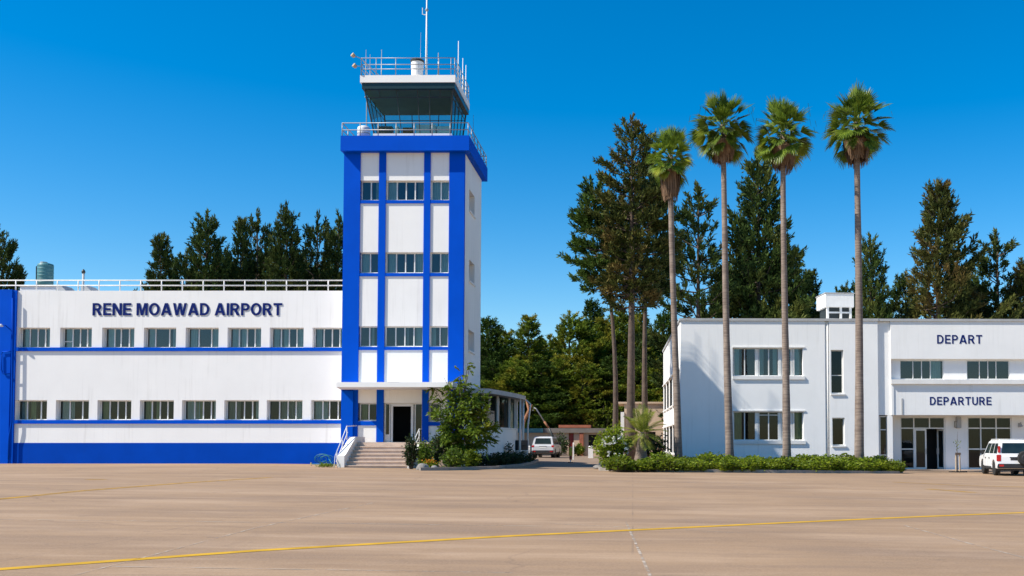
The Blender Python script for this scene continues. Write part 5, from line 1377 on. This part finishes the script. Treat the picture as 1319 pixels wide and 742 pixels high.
sh_ = [(527, 604.5, 0.7, 1.35, 'shrubdark', 221, 'narrow dark green shrub at the foot of the entrance steps'), (545, 604, 0.95, 1.25, 'climber', 222, 'yellow-green shrub next to the narrow dark one by the steps'),
       (560, 603, 1.0, 1.5, 'shrubdark', 223, 'rounded dark shrub behind the grey stones'), (582, 605.5, 1.3, 0.95, 'climber', 224, 'low bright shrub under the tall one at the tower corner'),
       (606, 604.5, 0.9, 0.8, 'shrub', 225, 'small green shrub between the tall shrub and the annex hedge')]
for u, v, w, h, m_, s, lab in sh_:
    p = gp(u, v); bm_ = bushmesh(s, w, h, w * 0.9, 1300, 0.15, M[m_], shoots=40)
    plant('garden_shrub', lab, 'shrub', [(bm_[0], 'stem'), (bm_[1], 'foliage')], (p.x, p.y + 0.35, G(p.x)), 0, 1, 'shrubs between the steps and the annex')
B2 = [hedgemesh(s, 1.5, 1.1, 0.7, 1000, 0.15, M['shrubdark']) for s in (231, 232)]
for i, (u, v) in enumerate([(622, 601.5), (640, 601), (655, 600.2), (668, 598), (677, 596), (632, 598.5), (650, 597), (664, 595.5)]):
    p = gp(u, v); me = B2[i % 2]
    plant('hedge_shrub', 'low dark shrub in the bed along the annex wall', 'shrub', [(me[0], 'stem'), (me[1], 'foliage')], (p.x, p.y + 0.3, G(p.x) + .03), i * 1.3, 1, 'low shrubs along the annex wall')
p = gp(646, 596); bm_ = bushmesh(241, 0.8, 1.15, 0.8, 260, 0.16, M['shrubdark'], shoots=14)
plant('garden_shrub', 'dark upright shrub against the annex wall by the front post', 'shrub', [(bm_[0], 'stem'), (bm_[1], 'foliage')], (wp(646, 590, 57).x + .4, 57, G(-7)), 0, 1, 'shrubs between the steps and the annex')
# shrubs by the roadside building
for u, Y, w, h, m_, s, lab in [(721, 92, 2.2, 1.9, 'shrubdark', 251, 'round dark shrub between the silver car and the red door'), (745, 93, 1.3, 1.0, 'climber', 252, 'pale green shrub beside the terracotta column'),
                         (700, 99, 4.2, 3.3, 'woods', 253, 'yellow-green tree crown over the roadside roof beside the dome'), (800, 88, 3.0, 3.2, 'shrub', 254, 'green shrub between the bare trunks and the roadside building')]:
    bm_ = bushmesh(s, w, h, w, 800, 0.28, M[m_], shoots=30); p = wp(u, 580, Y)
    plant('roadside_shrub', lab, 'shrub', [(bm_[0], 'stem'), (bm_[1], 'foliage')], (p.x, Y, G(p.x)), 0, 1, 'shrubs round the roadside building')
GU = 'undergrowth shrubs at the edge of the woods'
B3 = [bushmesh(s, 5.5, 4.2, 4, 1500, 0.36, M['woods'], shoots=46) for s in (261, 262)]
for i, u in enumerate([632, 655, 676, 716, 738, 757, 778, 812, 835, 856]):
    Y = 100 + (i % 3) * 1.3; p = wp(u, 580, Y); me = B3[i % 2]
    plant('wood_edge_shrub', 'leafy undergrowth shrub at the edge of the woods behind the low roof', 'shrub', [(me[0], 'stem'), (me[1], 'foliage')], (p.x, Y, G(p.x)), i * 1.1, rng.uniform(0.85, 1.25), GU)
# young banana-like plant standing over the roof
def broadleaf(seed, n, ln, mat):
    rd = random.Random(seed); mb = MB()
    for i in range(n):
        az = i * 2.4; el = R_(rd.uniform(45, 80)); d = Vector((math.cos(az) * math.cos(el), math.sin(az) * math.cos(el), math.sin(el))); s = Vector((-math.sin(az), math.cos(az), 0)); p = Vector((0, 0, 2.6)); w0 = 0.03
        for k in range(7):
            q = p + d * ln / 7; w1 = 0.30 * math.sin(math.pi * (k + 1) / 7.6) + 0.02
            mb.quad(p - s * w0, p + s * w0, q + s * w1, q - s * w1); d = (d + Vector((0, 0, -.13))).normalized(); p, w0 = q, w1
    return MB().tube([(0, 0, -0.1), (0, 0, 1.3), (0, 0, 2.7)], [0.14, 0.11, 0.05], 8).mesh('stem', M['bark'], True), mb.mesh('foliage', mat)
bm_ = broadleaf(5, 8, 2.0, M['palmtip']); p = wp(717, 560, 98)
plant('broadleaf_plant', 'plant with long upright yellowish leaves above the roadside roof', 'plant', [(bm_[0], 'stem'), (bm_[1], 'foliage')], (p.x, 104.2, G(p.x)), 0.3, 1.15)
# bent dry trunk beside the annex
a_ = [wp(u, v, 80) for u, v in ((672, 590), (672, 560), (675, 542), (682, 528), (677, 514))]
z0 = G(a_[0].x)
mb = MB().tube([p - Vector((a_[0].x, 80, z0)) for p in a_], [0.12, 0.11, 0.13, 0.15, 0.03], 7).tube([a_[3] - Vector((a_[0].x, 80, z0)), wp(686, 521, 80) - Vector((a_[0].x, 80, z0))], [0.1, 0.02], 6)
o = thing('dead_trunk', 'bent dry brown trunk just past the annex roof', 'dead tree', (a_[0].x, 80, z0)); mb.build('trunk', M['copper'], o, smooth=True)
MB().tube([a_[2] - Vector((a_[0].x, 80, z0)), wp(670, 533, 80) - Vector((a_[0].x, 80, z0))], [0.07, 0.015], 6).build('branch', M['copper'], o, smooth=True)

# ------------------------------------------------------------------ small things on the ground
# leaning lamp pole
a_ = [wp(u, v, 88) for u, v in ((712.5, 588), (712, 562), (707, 551.5), (701, 543), (690.5, 526.5), (688, 525), (686.5, 529))]
o = thing('leaning_pole', 'thin pale pole leaning over behind the silver car', 'pole', (a_[0].x, 88, G(a_[0].x)))
r0_ = o.location.copy()
MB().tube([p - r0_ for p in a_[:3]], 0.10, 8).build('base_post', M['dark'], o, smooth=True)
MB().tube([p - r0_ for p in a_[2:4]], 0.09, 8).build('sleeve', M['copper'], o, smooth=True)
MB().tube([p - r0_ for p in a_[3:]], 0.06, 8).build('arm', M['steel'], o, smooth=True)
# rocks
def rock(seed, w, d, h):
    bm = bmesh.new(); bmesh.ops.create_icosphere(bm, subdivisions=3, radius=1); rd = np.random.RandomState(seed); ax = rd.normal(size=(6, 3))
    for v in bm.verts:
        n = np.array(v.co); k = 1 + 0.09 * sum(math.sin(2.3 * float(n @ a_) + i) for i, a_ in enumerate(ax)) / 1.5
        v.co = Vector((n[0] * w * k, n[1] * d * k, max(-0.25, n[2]) * h * k))
    me = bpy.data.meshes.new('rock'); bm.to_mesh(me); bm.free(); me.materials.append(M['rock']); return me
for i, (u, v, w, lab) in enumerate([(544, 605.2, 0.27, 'larger grey boulder in front of the dark shrub by the steps'), (559, 605.5, 0.17, 'smaller grey boulder beside the orange flowers by the steps'), (769, 604.5, 0.2, 'pale kerb stone under the white flowering bush')]):
    p = gp(u, v); o = link('boulder', rock(i + 3, w, w * 0.7, w * 0.8)); o.location = (p.x, p.y, G(p.x) + 0.06); tag(o, lab, 'boulder', 'boulders along the beds')
p = gp(553, 605); rs = np.random.RandomState(8)
o = thing('flower_clump', 'clump of orange flowers between two grey boulders', 'flowers', (p.x, p.y + 0.1, G(p.x)))
C = rs.normal(size=(160, 3)) * [0.16, 0.1, 0.08] + [0, 0, 0.2]; link('foliage', leaf_mesh('foliage', C, rs.normal(size=(160, 3)) + [0, 0, .6], 0.14, 0.05, M['shrub'], rs), o)
C = rs.normal(size=(70, 3)) * [0.17, 0.1, 0.05] + [0, -0.04, 0.36]; link('blossom', leaf_mesh('blossom', C, rs.normal(size=(70, 3)), 0.07, 0.06, M['orangeflower'], rs), o)
# coiled hose
p = gp(398, 599.5); o = thing('garden_hose', 'loose coil of blue-green hose against the blue plinth', 'hose', (p.x, 50.55, G(p.x)))
pts = []
for i in range(110):
    t = i / 110 * 6.28 * 5; r_ = 0.30 + 0.07 * math.sin(t * 0.37); pts.append((r_ * math.cos(t) + 0.2 * math.sin(t * .17), 0.1 - 0.15 * math.sin(t) * 0.5 + 0.002 * i, 0.27 + 0.26 * math.sin(t) * (0.75 + 0.25 * math.sin(t * 0.4))))
MB().tube(pts, 0.014, 6).build('coil', M['hose'], o, smooth=True)
MB().tube([pts[0], (0.5, -0.1, 0.05), (0.2, -0.25, 0.02), (-0.5, -0.2, 0.02)], 0.022, 6).build('loose_end', M['hose'], o, smooth=True)
MB().lathe([(0.03, 0), (0.035, 0.06), (0.02, 0.1)], 8, (-0.5, -0.2, 0.0)).build('nozzle', M['yellow'], o)
# moss tufts at the side wall foot
p = gp(419, 602); o = thing('moss_clump', 'yellow-green moss clump at the foot of the step handrail', 'moss', (p.x, p.y + 0.1, G(p.x)))
rs = np.random.RandomState(12); C = rs.normal(size=(420, 3)) * [0.2, 0.1, 0.04] + [0, 0, 0.07]; C[:, 2] = np.abs(C[:, 2])
link('foliage', leaf_mesh('foliage', C, rs.normal(size=(420, 3)) + [0, 0, .8], 0.10, 0.03, M['climber'], rs), o)
# bollards at the road
for u, Y, h, w, lab in ((681.5, 79, 0.95, 0.16, 'pale square bollard between the annex and the silver car'), (738.5, 73, 1.25, 0.1, 'slim white post beside the yellow and red marker'), (761, 82, 1.0, 0.4, 'stout pale bollard by the dark window of the roadside building')):
    p = wp(u, 590, Y); o = thing('bollard', lab, 'bollard', (p.x, Y, G(p.x)), 0, 'posts along the road')
    MB().box(-w / 2, w / 2, -w / 2, w / 2, -0.1, h - 0.08).build('post', M['white_trim'], o, bevel=0.012)
    MB().loft([[(-w * .56, -w * .56, h - .08), (w * .56, -w * .56, h - .08), (w * .56, w * .56, h - .08), (-w * .56, w * .56, h - .08)], [(-w * .3, -w * .3, h), (w * .3, -w * .3, h), (w * .3, w * .3, h), (-w * .3, w * .3, h)]]).build('cap', M['white_trim'], o)
p = wp(735, 596, 62.5); o = thing('marker_post', 'short yellow and red marker post in the road', 'marker post', (p.x, 62.5, G(p.x)))
MB().tube([(0, 0, 0), (0, 0, 1.0)], 0.035, 8).build('pole', M['railwhite'], o)
MB().box(-0.09, 0.09, -0.05, 0.05, 0.45, 0.95).build('yellow_panel', M['yellow'], o)
MB().box(-0.08, 0.08, -0.045, 0.045, 0.2, 0.447).build('red_panel', M['red'], o)
MB().box(-0.16, 0.16, -0.16, 0.16, 0, 0.05).build('base', M['plastic'], o)
# staked sapling in front of the entrance
p = gp(1234, 608.2); o = thing('staked_sapling', 'bare young sapling tied between two timber stakes before the entrance', 'sapling', (p.x, p.y, G(p.x)))
k_ = p.y / F
for sx in (-2.6, 2.6):
    MB().tube([(sx * k_, 0, -0.1), (sx * k_ * .9, 0, 24.5 * k_)], 0.045, 8).build('stake', M['wood'], o)
MB().tube([(0, 0.05, 0), (-0.02, 0.05, 26 * k_), (-0.03, 0.03, 38 * k_), (0.02, 0, 52 * k_)], [0.025, 0.02, 0.014, 0.006], 6).build('stem', M['bark'], o, smooth=True)
MB().box(-3.6 * k_, 3.6 * k_, -0.05, -0.03, 22 * k_, 25 * k_).build('tie', M['bark'], o)
MB().prism([(12 * k_ * math.cos(i * .628), 0.28 * math.sin(i * .628)) for i in range(10)], 0.004, 0.05).build('soil_ring', M['soil'], o)
rs = np.random.RandomState(3); C = rs.normal(size=(26, 3)) * [0.08, 0.06, 0.15] + [-0.02, 0.03, 36 * k_]
link('foliage', leaf_mesh('foliage', C, rs.normal(size=(26, 3)), 0.12, 0.045, M['shrub'], rs), o)

# ------------------------------------------------------------------ cars
def suv(name, label, body_mat, loc, rot, Lc=4.35, Wc=1.78, Hc=1.74, spare=True, rack=True):
    o = thing(name, label, 'car', loc, rot)
    yr, yf = -Lc / 2, Lc / 2; wr = 0.36; zb = 0.36; belt = 1.04; hw = Wc / 2
    ax = (yr + 0.82, yf - 0.84)
    def arch(yc):
        return [(yc + 0.44 * math.cos(a), 0.36 + 0.44 * math.sin(a)) for a in [math.pi * k / 9 for k in range(10)]][::-1]
    prof = [(yr + 0.08, zb)] + arch(ax[0]) + arch(ax[1]) + [(yf - 0.1, zb), (yf, 0.5), (yf - 0.01, 0.78), (yf - 0.12, 0.94), (yf - 1.0, belt), (yr + 0.05, belt), (yr, 0.95), (yr, 0.5)]
    prof = [p for p in prof if p[1] >= zb - 0.01]
    cy, cz = 0, 0.7
    ins = lambda k, m=0: [(cy + (y - cy) * k, cz + (z - cz) * (k - m)) for y, z in prof]
    rings = []
    for x, k, m in ((-hw, 0.985, 0.03), (-hw + 0.05, 1.0, 0), (hw - 0.05, 1.0, 0), (hw, 0.985, 0.03)):
        rings.append([(x, y, z) for y, z in ins(k, m)])
    mb = MB().loft(rings)
    # greenhouse
    tw_ = hw - 0.16
    lo = [(-hw + .04, yr + 0.04), (hw - .04, yr + 0.04), (hw - .04, yf - 1.0), (-hw + .04, yf - 1.0)]
    hi = [(-tw_, yr + 0.18), (tw_, yr + 0.18), (tw_, yf - 1.72), (-tw_, yf - 1.72)]
    LO = [Vector((x, y, belt - 0.01)) for x, y in lo]; MI = [Vector((x, y, Hc - 0.07)) for x, y in hi]
    TP = [Vector((x * 0.93, yy, Hc)) for (x, y), yy in zip(hi, (yr + 0.3, yr + 0.3, yf - 1.95, yf - 1.95))]
    b = MB(); b.loft([LO, MI, TP]); mb.add(b.v, b.f)
    mb.build('body', M[body_mat], o, bevel=0.012)
    def patch(a, b_, c, d, s0, s1, t0, t1, nm, mat, off=0.008, par=o):
        P = lambda s, t: a.lerp(b_, s).lerp(d.lerp(c, s), t)
        n = (b_ - a).cross(d - a).normalized()
        q = [P(s0, t0), P(s1, t0), P(s1, t1), P(s0, t1)]
        return MB().loft([[p - n * 0.012 for p in q], [p + n * off for p in q]]).build(nm, M[mat], par)
    patch(LO[0], LO[1], MI[1], MI[0], 0.1, 0.9, 0.12, 0.9, 'rear_window', 'glass_dark')
    patch(LO[2], LO[3], MI[3], MI[2], 0.06, 0.94, 0.08, 0.92, 'windscreen', 'glass_dark')
    for s_ in (-1, 1):
        A, B_, C_, D_ = (LO[3], LO[0], MI[0], MI[3]) if s_ < 0 else (LO[1], LO[2], MI[2], MI[1])
        segs = ((0.06, 0.36), (0.40, 0.66), (0.70, 0.94)) if s_ < 0 else ((0.06, 0.30), (0.34, 0.60), (0.64, 0.94))
        for s0, s1 in segs: patch(A, B_, C_, D_, s0, s1, 0.1, 0.88, 'side_window', 'glass_dark')
        xx = s_ * hw
        for k, (y0, y1) in enumerate(((-0.55, 0.28), (0.32, 1.1))):
            d_ = MB().box(xx - 0.006 * s_, xx + 0.006 * s_, y0, y1, 0.48, belt - 0.07).build('door', M[body_mat], o)
            MB().box(xx + 0.006 * s_, xx + 0.03 * s_, y0 + 0.06, y0 + 0.24, belt - 0.2, belt - 0.15).build('handle', M['plastic'], d_)
        MB().box(xx - 0.012 * s_, xx + 0.014 * s_, ax[0] + 0.5, ax[1] - 0.5, 0.34, 0.45).build('side_sill', M['plastic'], o)
        m_ = MB().box(xx, xx + s_ * 0.2, yf - 1.35, yf - 1.25, belt + 0.02, belt + 0.2).build('mirror', M['plastic'], o, bevel=0.02)
        t_ = MB().box(s_ * (hw - 0.19), s_ * (hw + 0.004), yr - 0.012, yr + 0.09, 0.72 if spare else 0.84, 1.04 if spare else 1.0).build('tail_light', M['lamp_red'], o, bevel=0.01)
        if spare: MB().box(s_ * (hw - 0.17), s_ * (hw - 0.06), yr + 0.03, yr + 0.1, belt + 0.1, belt + 0.42).build('tail_light', M['lamp_red'], o, bevel=0.01)
        MB().box(s_ * (hw - 0.42), s_ * (hw - 0.05), yf - 0.06, yf + 0.012, 0.66, 0.82).build('headlight', M['rim'], o, bevel=0.01)
        MB().box(s_ * (hw - 0.3), s_ * (hw - 0.08), yr - 0.075, yr - 0.05, 0.47, 0.56).build('reflector', M['lamp_red'], o)
        for yc in ax:
            w_ = thing('tmp', 'x', 'x'); bpy.data.objects.remove(w_)
            prof_t = [(0.22, -0.11), (0.32, -0.115), (wr, -0.08), (wr, 0.08), (0.32, 0.115), (0.22, 0.11)]
            ty = MB().lathe(prof_t, 28); ty.v = [(z, x, y) for x, y, z in ty.v]
            wh = ty.build('wheel', M['tyre'], o, smooth=False); wh.location = (s_ * (hw - 0.115), yc, wr)
            rm = MB().lathe([(0.03, 0.06), (0.2, 0.05), (0.23, 0.1), (0.235, 0.0)], 24); rm.v = [(z * s_, x, y) for x, y, z in rm.v]
            rm.build('rim', M['rim'], wh)
            ar = MB().lathe([(0.44, -0.06), (0.45, 0.0), (0.02, 0.0)], 24); ar.v = [(z + s_ * (hw - 0.24), x + yc, y + wr) for x, y, z in ar.v]
            ar.build('wheel_well', M['plastic'], o)
    MB().box(-hw + 0.02, hw - 0.02, yr - 0.07, yr + 0.1, 0.38, 0.60).build('rear_bumper', M['plastic'], o, bevel=0.03)
    MB().box(-hw + 0.02, hw - 0.02, yf - 0.1, yf + 0.06, 0.38, 0.58).build('front_bumper', M['plastic'], o, bevel=0.03)
    MB().box(-hw + 0.1, hw - 0.1, yr + 0.2, yf - 0.2, 0.26, 0.40).build('underbody', M['plastic'], o)
    MB().box(-0.26, 0.26, yr - 0.015, yr + 0.01, 0.78, 0.88).build('number_plate', M['plastic' if spare else 'railwhite'], o)
    MB().box(-0.3, 0.3, yr - 0.02, yr + 0.01, 0.9, 0.935).build('tailgate_handle', M['plastic'], o)
    if spare:
        sp_ = MB().lathe([(0.2, -0.11), (0.31, -0.11), (0.35, -0.07), (0.35, 0.07), (0.31, 0.11), (0.06, 0.12)], 28); sp_.v = [(x + 0.38, -z + yr - 0.15, y + 0.88) for x, y, z in sp_.v]
        s2 = sp_.build('spare_wheel', M['tyre'], o)
        rm = MB().lathe([(0.02, 0.13), (0.15, 0.135), (0.19, 0.12), (0.2, 0.1)], 20); rm.v = [(x + 0.38, -z + yr - 0.15, y + 0.88) for x, y, z in rm.v]; rm.build('spare_rim', M['plastic'], s2)
    if rack:
        mb = MB()
        for s_ in (-1, 1): mb.tube([(s_ * (tw_ - .06), yf - 2.0, Hc - .02), (s_ * (tw_ - .06), yf - 2.1, Hc + 0.05), (s_ * (tw_ - .06), yr + 0.5, Hc + 0.05), (s_ * (tw_ - .06), yr + 0.4, Hc - .01)], 0.022, 6)
        for y_ in (yf - 2.3, 0.1 + yr + 0.9): mb.tube([(-tw_ + .06, y_, Hc + 0.05), (tw_ - .06, y_, Hc + 0.05)], 0.018, 6)
        mb.build('roof_rack', M['railwhite'], o, smooth=True)
    return o
gd = bpy.data.materials.new('dark_tinted_glass'); t, out = nt(gd); p_ = t.nodes.new('ShaderNodeBsdfPrincipled'); p_.inputs['Roughness'].default_value = 0.06
t.links.new(ramp(t, noise(t, mapped(t), 1.4, 2), [(0.3, (0.008, 0.016, 0.018)), (0.7, (0.02, 0.035, 0.036))]), p_.inputs['Base Color']); t.links.new(p_.outputs[0], out.inputs[0]); M['glass_dark'] = gd
Yc = 47.6; xc = wp(1284.5, 600, 49.2).x + 1.18
suv('parked_car', 'white boxy off-road car with rear spare wheel parked at the entrance', 'carwhite', (xc, 51.23, G(xc)), R_(-8.0))
xc = wp(701.5, 590, 80).x
suv('parked_car', 'small silver car parked up the road by the annex', 'carsilver', (xc, 82.1, G(xc)), R_(-4), 4.2, 1.76, 1.68, spare=False, rack=False)

# ------------------------------------------------------------------ sky, sun, camera
SD = Vector((2.6, 1.0, -2.85)).normalized()
w = bpy.data.worlds.new('World'); sc.world = w; w.use_nodes = True; t = w.node_tree; t.nodes.clear()
sky = t.nodes.new('ShaderNodeTexSky'); sky.sky_type = 'NISHITA'; sky.sun_disc = False
sky.sun_elevation = math.asin(-SD.z); sky.sun_rotation = math.atan2(-SD.x, -SD.y)
sky.altitude = 0; sky.air_density = 1.0; sky.dust_density = 0.3; sky.ozone_density = 3.0
hs = t.nodes.new('ShaderNodeHueSaturation'); hs.inputs['Saturation'].default_value = 1.53; hs.inputs['Hue'].default_value = 0.499
bg = t.nodes.new('ShaderNodeBackground'); bg.inputs['Strength'].default_value = 0.117
ow = t.nodes.new('ShaderNodeOutputWorld')
t.links.new(sky.outputs[0], hs.inputs['Color']); t.links.new(hs.outputs[0], bg.inputs[0]); t.links.new(bg.outputs[0], ow.inputs[0])
sl = bpy.data.lights.new('sun', 'SUN'); sl.energy = 5.0; sl.angle = R_(0.53); sl.color = (1.0, 0.94, 0.83)
so = bpy.data.objects.new('sun', sl); COL.objects.link(so); so.rotation_euler = SD.to_track_quat('-Z', 'Y').to_euler(); so.location = (-40, -20, 60)

cd = bpy.data.cameras.new('camera'); cam = bpy.data.objects.new('camera', cd); COL.objects.link(cam); sc.camera = cam
cam.location = (0, 0, EYE); cam.rotation_euler = (math.pi / 2 + TH, 0, 0)
cd.sensor_width = 36; cd.lens = F / W0 * 36; cd.shift_x = (W0 / 2 - CX) / W0; cd.shift_y = (CY - H0 / 2) / W0
cd.clip_start = 0.1; cd.clip_end = 6000
sc.view_settings.view_transform = 'Standard'; sc.view_settings.look = 'None'; sc.view_settings.exposure = 0.5; sc.view_settings.gamma = 1.0
sc.cycles.max_bounces = 8; sc.cycles.transparent_max_bounces = 12
